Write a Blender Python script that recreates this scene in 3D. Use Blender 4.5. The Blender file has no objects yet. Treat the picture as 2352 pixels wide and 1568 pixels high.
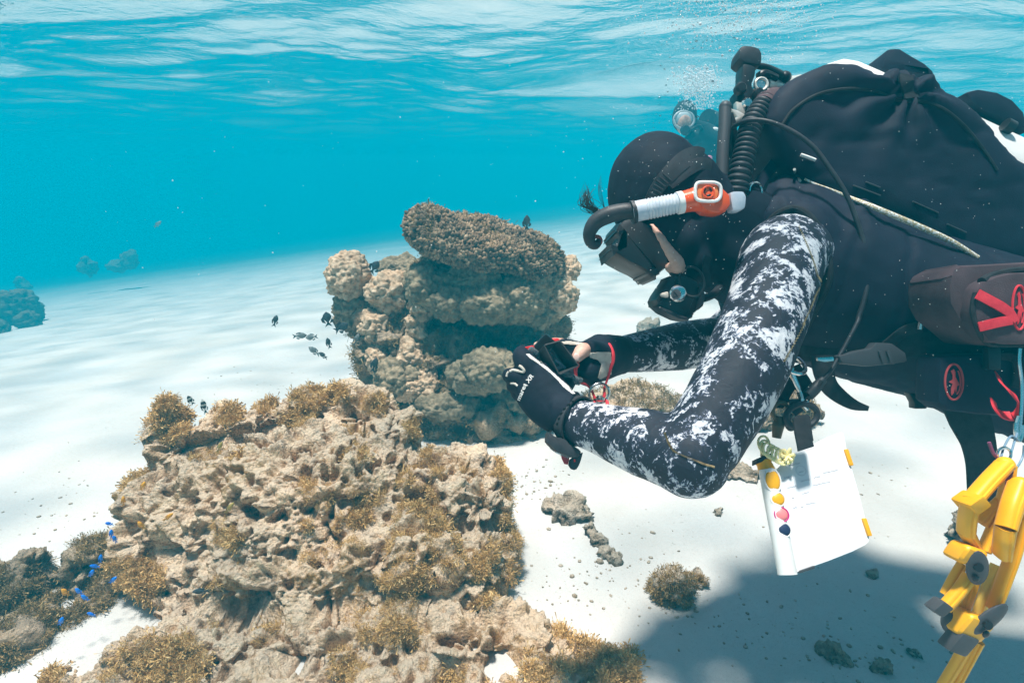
import bpy, bmesh, math, random
import numpy as np
from mathutils import Vector, Matrix
from mathutils.bvhtree import BVHTree

random.seed(7)
rng = np.random.default_rng(7)
S = bpy.context.scene
C = S.collection
R = math.radians

# ------------------------------------------------------------------ camera, sky, sun, exposure
H = 1.0                      # the lens is a metre above the sand
PITCH = R(17.3)
LENS = 20.0
FPX = LENS / 36 * 2352       # focal length in pixels of a 2352 px wide frame
FWD = Vector((0, math.cos(PITCH), -math.sin(PITCH)))
UP = Vector((0, math.sin(PITCH), math.cos(PITCH)))
CAM = Vector((0, 0, H))
cd = bpy.data.cameras.new('camera'); cam = bpy.data.objects.new('camera', cd); C.objects.link(cam)
cam.location = CAM; cam.rotation_euler = (math.pi/2 - PITCH, 0, 0)
cd.lens = LENS; cd.sensor_width = 36; cd.clip_end = 500; cd.clip_start = 0.02
S.camera = cam
cd.dof.use_dof = False; cd.dof.focus_distance = 1.0; cd.dof.aperture_fstop = 5.6

SUN_DIR = Vector((-0.13, -0.05, 1)).normalized()     # towards the sun
W = bpy.data.worlds.new('World'); S.world = W; W.use_nodes = True
wn = W.node_tree.nodes; wl = W.node_tree.links
sky = wn.new('ShaderNodeTexSky'); sky.sky_type = 'NISHITA'; sky.sun_disc = False
sky.sun_elevation = math.asin(SUN_DIR.z); sky.sun_rotation = math.atan2(SUN_DIR.x, SUN_DIR.y)
wl.new(sky.outputs[0], wn['Background'].inputs[0]); wn['Background'].inputs[1].default_value = 0.105
sl = bpy.data.lights.new('sun', 'SUN'); sl.energy = 5.0; sl.angle = R(6); sl.color = (1, 0.955, 0.88)
so = bpy.data.objects.new('sun', sl); C.objects.link(so)
so.rotation_euler = SUN_DIR.to_track_quat('Z', 'Y').to_euler()
S.view_settings.view_transform = 'Standard'; S.view_settings.look = 'None'
S.view_settings.exposure = 0.84; S.view_settings.gamma = 1
S.cycles.max_bounces = 8; S.cycles.volume_bounces = 1; S.cycles.transparent_max_bounces = 24
S.cycles.diffuse_bounces = 3; S.cycles.glossy_bounces = 3; S.cycles.transmission_bounces = 4
S.cycles.caustics_reflective = False; S.cycles.caustics_refractive = False
S.cycles.sample_clamp_indirect = 4.0
S.cycles.use_denoising = True

def P(u, v, d):
    """the place d metres in front of the lens that the photograph shows at u, v (2352 px wide frame)"""
    return CAM + d * (Vector((1, 0, 0)) * ((u - 1176) / FPX) + UP * ((784 - v) / FPX) + FWD)
def G(u, v, z=0.0):
    """where the sight line through u, v meets height z"""
    q = P(u, v, 1) - CAM
    return CAM + q * ((z - H) / q.z)
def DG(u, v):
    """optical depth at which the sight line through u, v meets the seabed"""
    d = np.concatenate([np.linspace(.5, 4, 700), np.linspace(4, 14, 600)]); q = P(u, v, 1) - CAM
    z = H + d * q.z; g = seabed_z(d * q.x, d * q.y)
    k = np.nonzero(z < g)[0]
    return float(d[k[0]]) if len(k) else 13.0

# ------------------------------------------------------------------ noise
def _hash(ix, iy, iz, seed=0):
    h = (ix.astype(np.int64) * 374761393 + iy.astype(np.int64) * 668265263 + iz.astype(np.int64) * 2147483647 + seed * 974711) & 0xffffffff
    h = ((h ^ (h >> 13)) * 1274126177) & 0xffffffff
    h = ((h ^ (h >> 16)) * 2246822519) & 0xffffffff
    return ((h ^ (h >> 15)) & 0xffffff) / float(0xffffff)
def vnoise(p, seed=0):
    i = np.floor(p); f = p - i; f = f * f * (3 - 2 * f); i = i.astype(np.int64)
    out = 0
    for dx in (0, 1):
        wx = f[:, 0] if dx else 1 - f[:, 0]
        for dy in (0, 1):
            wy = f[:, 1] if dy else 1 - f[:, 1]
            for dz in (0, 1):
                wz = f[:, 2] if dz else 1 - f[:, 2]
                out = out + wx * wy * wz * _hash(i[:, 0] + dx, i[:, 1] + dy, i[:, 2] + dz, seed)
    return out * 2 - 1
def fbm(p, octaves=4, seed=0, gain=0.5):
    a = 1.0; s = 0; t = 0
    for k in range(octaves):
        s = s + a * vnoise(p * (2.03 ** k) + 17.3 * k, seed + k); t += a; a *= gain
    return s / t
def worley(p, seed=0):
    i = np.floor(p).astype(np.int64); best = np.full(len(p), 9.0)
    for dx in (-1, 0, 1):
        for dy in (-1, 0, 1):
            for dz in (-1, 0, 1):
                c = i + np.array((dx, dy, dz))
                q = np.stack([_hash(c[:, 0], c[:, 1], c[:, 2], seed + s) for s in (1, 2, 3)], 1) + c
                best = np.minimum(best, ((q - p) ** 2).sum(1))
    return np.sqrt(best)

# ------------------------------------------------------------------ scene bookkeeping
def tag(o, label=None, cat=None, group=None, kind=None):
    if label: o['label'] = label
    if cat: o['category'] = cat
    if group: o['group'] = group
    if kind: o['kind'] = kind
    return o
def thing(name, label, cat, loc, group=None):
    o = bpy.data.objects.new(name, None); C.objects.link(o); o.location = loc
    o.empty_display_size = 0.05
    return tag(o, label, cat, group)
def root_of(o):
    while o.parent: o = o.parent
    return o
def link_mesh(name, me, material, parent=None, label=None):
    """link a mesh whose vertices are in world space"""
    o = bpy.data.objects.new(name, me); C.objects.link(o)
    if material is not None and not me.materials: me.materials.append(material)
    if parent is not None:
        me.transform(Matrix.Translation(-root_of(parent).location)); o.parent = parent
    if label: o['label'] = label
    return o
def rebase(o, loc):
    """move a top-level mesh's origin to loc"""
    loc = Vector(loc); o.data.transform(Matrix.Translation(-loc)); o.location = loc
    return o

# ------------------------------------------------------------------ mesh builder
def catmull(pts, n):
    pts = [np.array(p, float) for p in pts]
    if len(pts) < 3: return np.array([pts[0] + (pts[-1] - pts[0]) * t for t in np.linspace(0, 1, n)])
    q = [2 * pts[0] - pts[1]] + pts + [2 * pts[-1] - pts[-2]]
    out = []
    m = len(pts) - 1
    for t in np.linspace(0, m, n):
        i = min(int(t), m - 1); f = t - i
        a, b, c, d = q[i:i + 4]
        out.append(0.5 * (2 * b + (c - a) * f + (2 * a - 5 * b + 4 * c - d) * f * f + (3 * b - a - 3 * c + d) * f ** 3))
    return np.array(out)
def frames(path, up=None):
    t = np.gradient(path, axis=0); t /= np.linalg.norm(t, axis=1)[:, None] + 1e-12
    u = np.array(up if up is not None else (0.0, 0.3, 1.0), float)
    if abs(np.dot(u / np.linalg.norm(u), t[0])) > 0.95: u = np.array((1.0, 0.2, 0))
    ns = []
    n = u - t[0] * np.dot(u, t[0]); n /= np.linalg.norm(n)
    for k in range(len(path)):
        if up is not None and abs(np.dot(u / np.linalg.norm(u), t[k])) < 0.98:
            n = u - t[k] * np.dot(u, t[k])
        else:
            n = n - t[k] * np.dot(n, t[k])
        n /= np.linalg.norm(n) + 1e-12; ns.append(n)
    ns = np.array(ns)
    return t, ns, np.cross(t, ns)
class MB:
    def __init__(s): s.v = []; s.f = []; s.n = 0
    def add(s, v, f):
        v = np.asarray(v, float); s.v.append(v); s.f += [tuple(int(i) + s.n for i in q) for q in f]; s.n += len(v)
        return s
    def tube(s, pts, r, seg=12, n=None, up=None, flat=1.0, cap=True, smooth=True):
        """round (or flattened) tube; r is a number or one per point"""
        m = len(pts); n = n or max(2, (m - 1) * 8 + 1)
        path = catmull(pts, n) if smooth else np.array([np.array(p, float) for p in pts])
        n = len(path)
        rr = np.full(n, float(r)) if np.isscalar(r) else (np.interp(np.linspace(0, len(r) - 1, n), np.arange(len(r)), r) if len(r) != n else np.array(r, float))
        fl = np.full(n, float(flat)) if np.isscalar(flat) else np.interp(np.linspace(0, len(flat) - 1, n), np.arange(len(flat)), flat)
        _, a, b = frames(path, up)
        ang = np.linspace(0, 2 * np.pi, seg, endpoint=False)
        v = path[:, None] + rr[:, None, None] * (np.cos(ang)[None, :, None] * a[:, None] * fl[:, None, None] + np.sin(ang)[None, :, None] * b[:, None])
        f = []
        for i in range(n - 1):
            for j in range(seg):
                k = (j + 1) % seg
                f.append((i * seg + j, i * seg + k, (i + 1) * seg + k, (i + 1) * seg + j))
        v = v.reshape(-1, 3)
        if cap:
            f.append(tuple(range(seg))[::-1]); f.append(tuple(range((n - 1) * seg, n * seg)))
        return s.add(v, f)
    def ribbon(s, pts, width, thick, up, n=None, soft=False):
        """flat webbing along a path; up is the direction of its face"""
        path = catmull(pts, n or (len(pts) - 1) * 8 + 1); m = len(path)
        _, a, b = frames(path, up)
        w = np.full(m, width / 2) if np.isscalar(width) else np.interp(np.linspace(0, len(width) - 1, m), np.arange(len(width)), width) / 2
        h = thick / 2
        prof = [(-1, -h), (-.92, -h * 1.1), (.92, -h * 1.1), (1, -h), (1, h), (.92, h * 1.1), (-.92, h * 1.1), (-1, h)]
        if soft: prof = [(-1, -h * .45), (-.82, -h * .82), (-.5, -h), (.5, -h), (.82, -h * .82), (1, -h * .45), (1, h * .45), (.82, h * .82), (.5, h), (-.5, h), (-.82, h * .82), (-1, h * .45)]
        v = np.array([[path[i] + b[i] * x * w[i] + a[i] * y for x, y in prof] for i in range(m)]).reshape(-1, 3); k = len(prof)
        f = [(i * k + j, i * k + (j + 1) % k, (i + 1) * k + (j + 1) % k, (i + 1) * k + j) for i in range(m - 1) for j in range(k)]
        f.append(tuple(range(k))[::-1]); f.append(tuple(range((m - 1) * k, m * k)))
        return s.add(v, f)
    def ell(s, c, r, axes=None, nu=20, nv=12, power=1.0):
        """ellipsoid; axes = 3 direction vectors"""
        r = (r, r, r) if np.isscalar(r) else r
        A = np.array([list(a) for a in axes], float) if axes is not None else np.eye(3)
        A = A / np.linalg.norm(A, axis=1)[:, None]
        v = [(0, 0, -1)]
        for i in range(1, nv):
            ph = -np.pi / 2 + np.pi * i / nv
            for j in range(nu):
                th = 2 * np.pi * j / nu; v.append((np.cos(ph) * np.cos(th), np.cos(ph) * np.sin(th), np.sin(ph)))
        v.append((0, 0, 1)); v = np.array(v)
        if power != 1: v = np.sign(v) * np.abs(v) ** power
        v = (v * np.array(r)) @ A + np.array(c)
        f = [(0, 1 + (j + 1) % nu, 1 + j) for j in range(nu)]
        for i in range(nv - 2):
            for j in range(nu):
                a = 1 + i * nu; k = (j + 1) % nu; f.append((a + j, a + k, a + nu + k, a + nu + j))
        e = 1 + (nv - 2) * nu; f += [(e + j, e + (j + 1) % nu, len(v) - 1) for j in range(nu)]
        return s.add(v, f)
    def box(s, c, size, axes=None, bev=0.0, seg=2):
        bm = bmesh.new(); bmesh.ops.create_cube(bm, size=1)
        for v in bm.verts: v.co = Vector((v.co.x * size[0], v.co.y * size[1], v.co.z * size[2]))
        if bev > 0: bmesh.ops.bevel(bm, geom=bm.edges[:], offset=bev, segments=seg, affect='EDGES', profile=0.6)
        bm.verts.index_update()
        A = np.array([list(a) for a in axes], float) if axes is not None else np.eye(3)
        A = A / np.linalg.norm(A, axis=1)[:, None]
        s.add(np.array([list(v.co) for v in bm.verts]) @ A + np.array(c), [[v.index for v in f.verts] for f in bm.faces]); bm.free()
        return s
    def prism(s, outline, c, x, y, t, bev=0.0, hole=None):
        """outline (2-D, metres) in the plane x, y through c, extruded by t along x cross y, edges bevelled"""
        x = Vector(x).normalized(); y = Vector(y); y = (y - x * y.dot(x)).normalized(); z = x.cross(y)
        bm = bmesh.new()
        if hole is None:
            lo = [bm.verts.new((p[0], p[1], 0)) for p in outline]; fc = bm.faces.new(lo)
            ex = bmesh.ops.extrude_face_region(bm, geom=[fc])
            for g in ex['geom']:
                if isinstance(g, bmesh.types.BMVert): g.co.z += t
        else:
            n = len(outline)
            A0 = [bm.verts.new((p[0], p[1], 0)) for p in outline]; B0 = [bm.verts.new((p[0], p[1], 0)) for p in hole]
            A1 = [bm.verts.new((p[0], p[1], t)) for p in outline]; B1 = [bm.verts.new((p[0], p[1], t)) for p in hole]
            for i in range(n):
                j = (i + 1) % n
                bm.faces.new((A0[j], A0[i], B0[i], B0[j])); bm.faces.new((A1[i], A1[j], B1[j], B1[i]))
                bm.faces.new((A0[i], A0[j], A1[j], A1[i])); bm.faces.new((B0[j], B0[i], B1[i], B1[j]))
        bmesh.ops.recalc_face_normals(bm, faces=bm.faces[:])
        if bev > 0:
            es = [e for e in bm.edges if len(e.link_faces) == 2 and e.calc_face_angle(0) > 0.5]
            bmesh.ops.bevel(bm, geom=es, offset=bev, segments=2, affect='EDGES', profile=0.6)
        bm.verts.index_update()
        c = Vector(c)
        s.add([list(c + x * v.co.x + y * v.co.y + z * v.co.z) for v in bm.verts], [[v.index for v in f.verts] for f in bm.faces]); bm.free()
        return s
    def lathe(s, prof, c, axis, seg=24, cap=True):
        """prof = [(radius, along)] revolved round axis through c"""
        a = Vector(axis).normalized(); x = a.orthogonal().normalized(); y = a.cross(x); c = Vector(c)
        v = []; f = []
        for r, h in prof:
            for j in range(seg):
                t = 2 * math.pi * j / seg; v.append(list(c + a * h + (x * math.cos(t) + y * math.sin(t)) * r))
        for i in range(len(prof) - 1):
            for j in range(seg):
                k = (j + 1) % seg; f.append((i * seg + j, i * seg + k, (i + 1) * seg + k, (i + 1) * seg + j))
        if cap: f.append(tuple(range(seg))[::-1]); f.append(tuple(range((len(prof) - 1) * seg, len(prof) * seg)))
        return s.add(v, f)
    def torus(s, c, axis, Rr, r, seg=24, sub=8, stretch=1.0, x=None):
        a = Vector(axis).normalized(); X = (Vector(x) - a * Vector(x).dot(a)).normalized() if x is not None else a.orthogonal().normalized(); Y = a.cross(X)
        pts = [list(Vector(c) + X * math.cos(t) * Rr * stretch + Y * math.sin(t) * Rr) for t in np.linspace(0, 2 * math.pi, seg + 1)]
        return s.tube(pts, r, seg=sub, smooth=False, cap=False)
    def mesh(s, name, sharp=35):
        me = bpy.data.meshes.new(name)
        v = np.concatenate(s.v) if s.v else np.zeros((0, 3))
        me.from_pydata(v.tolist(), [], s.f); me.update()
        me.polygons.foreach_set('use_smooth', [True] * len(me.polygons))
        if sharp: me.set_sharp_from_angle(angle=R(sharp))
        return me
    def build(s, name, material, parent=None, label=None, sharp=35):
        bm = bmesh.new(); me = s.mesh(name, None); bm.from_mesh(me)
        bmesh.ops.recalc_face_normals(bm, faces=bm.faces[:]); bm.to_mesh(me); bm.free()
        me.polygons.foreach_set('use_smooth', [True] * len(me.polygons))
        if sharp: me.set_sharp_from_angle(angle=R(sharp))
        return link_mesh(name, me, material, parent, label)
def fuse(mb, name, voxel, smooth=0, factor=0.5):
    """melt the overlapping solids of mb into ONE continuous surface"""
    me = mb.mesh(name + '_raw', None); o = bpy.data.objects.new('raw', me); C.objects.link(o)
    m = o.modifiers.new('r', 'REMESH'); m.mode = 'VOXEL'; m.voxel_size = voxel; m.use_smooth_shade = True
    if smooth:
        k = o.modifiers.new('s', 'SMOOTH'); k.iterations = smooth; k.factor = factor
    dg = bpy.context.evaluated_depsgraph_get()
    out = bpy.data.meshes.new_from_object(o.evaluated_get(dg), depsgraph=dg); out.name = name
    bpy.data.objects.remove(o); bpy.data.meshes.remove(me)
    out.polygons.foreach_set('use_smooth', [True] * len(out.polygons))
    return out
def coords(me):
    a = np.empty(len(me.vertices) * 3); me.vertices.foreach_get('co', a); return a.reshape(-1, 3)
def normals(me):
    a = np.empty(len(me.vertices) * 3); me.vertices.foreach_get('normal', a); return a.reshape(-1, 3)
def set_coords(me, v):
    me.vertices.foreach_set('co', np.ascontiguousarray(v).ravel()); me.update()
def displace(me, fn):
    v = coords(me); n = normals(me); set_coords(me, v + n * fn(v, n)[:, None]); return me

# ------------------------------------------------------------------ materials
def new_mat(name):
    m = bpy.data.materials.new(name); m.use_nodes = True
    return m, m.node_tree.nodes, m.node_tree.links, m.node_tree.nodes['Principled BSDF']
def ramp(nodes, stops, interp='LINEAR'):
    r = nodes.new('ShaderNodeValToRGB'); e = r.color_ramp.elements; r.color_ramp.interpolation = interp
    while len(e) > len(stops): e.remove(e[-1])
    while len(e) < len(stops): e.new(0.5)
    for k, (p, c) in enumerate(stops):
        e[k].position = p; e[k].color = (*c, 1) if not np.isscalar(c) else (c, c, c, 1)
    return r
def noise_node(nodes, links, scale, detail=4, rough=0.55, vec=None, dist=0.0):
    n = nodes.new('ShaderNodeTexNoise'); n.inputs['Scale'].default_value = scale; n.inputs['Detail'].default_value = detail
    n.inputs['Roughness'].default_value = rough; n.inputs['Distortion'].default_value = dist
    if vec is not None: links.new(vec, n.inputs['Vector'])
    return n
def geo_pos(nodes): return nodes.new('ShaderNodeTexCoord').outputs['Object']
def mat(name, stops, scale=20, detail=5, rough=0.6, bump=0.0, bscale=200, spec=0.5, metal=0.0, bdist=0.002, coat=0.0, sheen=0.0, trans=0.0, ior=1.45, subs=0.0):
    """principled with a noise-driven colour (stops: one colour, or [(pos, colour)...]) and a noise bump"""
    m, N, L, b = new_mat(name); vec = geo_pos(N)
    if isinstance(stops, tuple): b.inputs['Base Color'].default_value = (*stops, 1)
    else:
        n = noise_node(N, L, scale, detail, 0.6, vec); r = ramp(N, stops); L.new(n.outputs['Fac'], r.inputs[0]); L.new(r.outputs[0], b.inputs['Base Color'])
    b.inputs['Roughness'].default_value = rough; b.inputs['Specular IOR Level'].default_value = spec; b.inputs['Metallic'].default_value = metal
    b.inputs['Coat Weight'].default_value = coat; b.inputs['Sheen Weight'].default_value = sheen
    b.inputs['Transmission Weight'].default_value = trans; b.inputs['IOR'].default_value = ior
    if subs: b.inputs['Subsurface Weight'].default_value = subs; b.inputs['Subsurface Radius'].default_value = (.004, .002, .001)
    if bump:
        n2 = noise_node(N, L, bscale, 4, 0.6, vec); bp = N.new('ShaderNodeBump'); bp.inputs['Strength'].default_value = bump; bp.inputs['Distance'].default_value = bdist
        L.new(n2.outputs['Fac'], bp.inputs['Height']); L.new(bp.outputs[0], b.inputs['Normal'])
    return m

# ------------------------------------------------------------------ seabed
def seabed_z(x, y):
    p = np.stack([x, y, np.zeros_like(x)], 1)
    z = 0.022 * fbm(p * 1.1, 3, 3) + 0.022 * fbm(p * 0.35, 2, 8) * np.clip((y - 2.2) / 3, 0, 1)
    z = z + 0.006 * fbm(p * np.array((3.0, 7.0, 1)), 2, 5)
    s = np.logaddexp(0, (y - 1.75) / 0.45) * 0.45
    return z + s * (-0.062 + 0.14 * np.clip(x / np.clip(y, 1.5, None), -1.1, 0.35))
def sheet(xs, ys, zf):
    X, Y = np.meshgrid(xs, ys); x = X.ravel(); y = Y.ravel(); z = zf(x, y)
    n = len(xs); m = len(ys)
    idx = np.arange(n * m).reshape(m, n)
    f = np.stack([idx[:-1, :-1], idx[:-1, 1:], idx[1:, 1:], idx[1:, :-1]], -1).reshape(-1, 4)
    me = bpy.data.meshes.new('sheet'); me.from_pydata(np.stack([x, y, z], 1).tolist(), [], f.tolist()); me.update()
    me.polygons.foreach_set('use_smooth', [True] * len(me.polygons))
    return me
def spread(lo, hi, n, k):
    t = np.linspace(math.asinh(lo / k), math.asinh(hi / k), n); return np.sinh(t) * k
m_sand, N, L, b = new_mat('white coral sand')
vec = geo_pos(N)
n1 = noise_node(N, L, 2.2, 5, 0.6, vec); r1 = ramp(N, [(.3, (.53, .505, .465)), (.7, (.63, .61, .58))]); L.new(n1.outputs['Fac'], r1.inputs[0])
n2 = noise_node(N, L, 330, 3, 0.7, vec); r2 = ramp(N, [(.30, (.5, .47, .42)), (.42, (1, 1, 1))]); L.new(n2.outputs['Fac'], r2.inputs[0])
n3 = noise_node(N, L, 60, 4, 0.75, vec); r3 = ramp(N, [(.26, (.45, .40, .33)), (.36, (1, 1, 1))]); L.new(n3.outputs['Fac'], r3.inputs[0])
mx = N.new('ShaderNodeMix'); mx.data_type = 'RGBA'; mx.blend_type = 'MULTIPLY'; mx.inputs['Factor'].default_value = 0.45
L.new(r1.outputs[0], mx.inputs[6]); L.new(r2.outputs[0], mx.inputs[7])
mx2 = N.new('ShaderNodeMix'); mx2.data_type = 'RGBA'; mx2.blend_type = 'MULTIPLY'; mx2.inputs['Factor'].default_value = 0.6
L.new(mx.outputs[2], mx2.inputs[6]); L.new(r3.outputs[0], mx2.inputs[7]); sx = N.new('ShaderNodeSeparateXYZ'); L.new(vec, sx.inputs[0])
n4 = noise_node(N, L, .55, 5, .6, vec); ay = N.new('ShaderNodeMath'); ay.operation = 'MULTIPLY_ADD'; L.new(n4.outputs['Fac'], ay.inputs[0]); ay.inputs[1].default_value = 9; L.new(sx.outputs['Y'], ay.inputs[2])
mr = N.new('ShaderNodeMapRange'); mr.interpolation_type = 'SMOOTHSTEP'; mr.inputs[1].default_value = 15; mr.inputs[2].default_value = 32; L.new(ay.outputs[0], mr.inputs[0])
mx3 = N.new('ShaderNodeMix'); mx3.data_type = 'RGBA'; L.new(mr.outputs[0], mx3.inputs['Factor']); L.new(mx2.outputs[2], mx3.inputs[6]); mx3.inputs[7].default_value = (.09, .15, .13, 1)   # haze fade put into the colour: sand turns dark green further out
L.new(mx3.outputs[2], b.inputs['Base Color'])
b.inputs['Roughness'].default_value = 0.95; b.inputs['Specular IOR Level'].default_value = 0.1
nb = noise_node(N, L, 45, 6, 0.7, vec); bp = N.new('ShaderNodeBump'); bp.inputs['Strength'].default_value = 0.8; bp.inputs['Distance'].default_value = 0.007
L.new(nb.outputs['Fac'], bp.inputs['Height']); L.new(bp.outputs[0], b.inputs['Normal'])
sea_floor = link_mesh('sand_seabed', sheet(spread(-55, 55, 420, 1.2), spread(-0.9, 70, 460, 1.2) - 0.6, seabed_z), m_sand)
tag(sea_floor, 'pale rippled coral sand of the sea floor', None, None, 'structure')

# ------------------------------------------------------------------ water surface seen from below, and the water itself
SURF = H + 1.1
def wave_z(x, y):
    p = np.stack([x, y, np.zeros_like(x)], 1)
    w = np.stack([fbm(p * .45, 2, 61), fbm(p * .45 + 9, 2, 62), np.zeros_like(x)], 1) * 0.9
    p = p + w
    z = 0.17 * fbm(p * np.array((0.42, 0.62, 1)), 2, 31) + 0.062 * fbm(p * np.array((1.0, 1.5, 1)) + 5, 3, 41) + 0.014 * fbm(p * np.array((4, 6.0, 1)), 3, 51)
    return SURF + z
m_surf = bpy.data.materials.new('rippled water surface'); m_surf.use_nodes = True
N = m_surf.node_tree.nodes; L = m_surf.node_tree.links; N.clear()
out = N.new('ShaderNodeOutputMaterial'); mixs = N.new('ShaderNodeMixShader'); fr = N.new('ShaderNodeFresnel'); fr.inputs['IOR'].default_value = 1.333
tr = N.new('ShaderNodeBsdfTransparent'); gl = N.new('ShaderNodeBsdfGlossy'); gl.inputs['Roughness'].default_value = 0.04; gl.inputs['Color'].default_value = (.96, .99, 1, 1)
vec = geo_pos(N)
mp = N.new('ShaderNodeMapping'); L.new(vec, mp.inputs[0]); mp.inputs['Scale'].default_value = (1.0, 1.5, 1)
nn = noise_node(N, L, 2.9, 3, 0.55, mp.outputs[0], 0.8)
rr = ramp(N, [(.36, (.50, .55, .58)), (.50, (.80, .83, .85)), (.60, (1, 1, 1))]); L.new(nn.outputs['Fac'], rr.inputs[0]); L.new(rr.outputs[0], tr.inputs['Color'])  # noise tint put into the surface to dapple the sunlight, standing in for caustics
nb = noise_node(N, L, 7, 3, 0.6, mp.outputs[0]); bp = N.new('ShaderNodeBump'); bp.inputs['Strength'].default_value = 0.36; bp.inputs['Distance'].default_value = 0.03
L.new(nb.outputs['Fac'], bp.inputs['Height']); L.new(bp.outputs[0], gl.inputs['Normal']); L.new(bp.outputs[0], fr.inputs['Normal'])
L.new(fr.outputs[0], mixs.inputs[0]); L.new(tr.outputs[0], mixs.inputs[1]); L.new(gl.outputs[0], mixs.inputs[2]); L.new(mixs.outputs[0], out.inputs['Surface'])
surf = link_mesh('water_surface', sheet(spread(-56, 56, 420, 3), spread(-4, 72, 520, 4), wave_z), m_surf)
tag(surf, 'rippled underside of the sea surface, cyan with white streaks', None, None, 'structure')

mb = MB(); mb.box((0, 34, (SURF + .45 - 24) / 2), (130, 92, SURF + .45 + 24))
m_haze = bpy.data.materials.new('sea water haze'); m_haze.use_nodes = True
N = m_haze.node_tree.nodes; L = m_haze.node_tree.links; N.clear()
out = N.new('ShaderNodeOutputMaterial'); pv = N.new('ShaderNodeVolumePrincipled'); L.new(pv.outputs[0], out.inputs['Volume'])
pv.inputs['Color'].default_value = (0.0, 0.435, 0.595, 1); pv.inputs['Absorption Color'].default_value = (0, 0, 0, 1)
pv.inputs['Density'].default_value = 0.080; pv.inputs['Anisotropy'].default_value = 0.0
haze = tag(mb.build('haze', m_haze, None, None, None), 'blue water filling the scene', None, None, 'stuff')
haze.display_type = 'WIRE'


# ------------------------------------------------------------------ reef
def E(mb, u, v, d, ru, rv, rd, tilt=0.0, nu=20, nv=12):
    k = d / FPX; t = R(tilt)
    X = Vector((1, 0, 0)); Z = Vector((0, 0, 1)); Y = Vector((0, 1, 0))
    X2 = X * math.cos(t) + Z * math.sin(t); Z2 = Z * math.cos(t) - X * math.sin(t)
    return mb.ell(P(u, v, d), (ru * k, rd, rv * k), (X2, Y, Z2), nu, nv)
def ico(sub):
    bm = bmesh.new(); bmesh.ops.create_icosphere(bm, subdivisions=sub, radius=1)
    bm.verts.index_update(); v = np.array([list(q.co) for q in bm.verts]); f = [[q.index for q in x.verts] for x in bm.faces]; bm.free(); return v, f
ICO = {k: ico(k) for k in (1, 2, 3, 5, 6)}
def add_ico(mb, sub, c, r, spin=None):
    v, f = ICO[sub]; r = np.array((r, r, r) if np.isscalar(r) else r)
    v = v * r
    if spin is not None: v = v @ np.array(spin)
    return mb.add(v + np.array(c), f)
def rock_fn(amp=1.0, seed=0, s=1.0, pit=1.0):
    def fn(v, n):
        p = v * s
        p = p + 0.012 * np.stack([fbm(p * 24, 2, seed + 50), fbm(p * 24, 2, seed + 51), fbm(p * 24, 2, seed + 52)], 1)
        d = 0.050 * fbm(p * 5, 3, seed) + 0.038 * fbm(p * 13 + 3, 3, seed + 9)
        d += 0.036 * (0.55 - worley(p * 12, seed + 2))
        k = np.clip(fbm(p * 6, 2, seed + 12) + .6, .15, 1.4)                      # some stretches are knobblier than others
        d += k * (0.026 * (0.55 - worley(p * 27, seed + 4)) + 0.017 * (0.5 - worley(p * 62, seed + 6)) + 0.011 * (0.5 - worley(p * 120, seed + 7))) + 0.011 * fbm(p * 60, 4, seed + 8, .6)
        d -= pit * (0.15 * np.clip(fbm(p * 14, 3, seed + 30) - 0.13, 0, .5) + .10 * np.clip(fbm(p * 40, 2, seed + 31) - .16, 0, .4))
        return d * amp / s
    return fn
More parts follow.
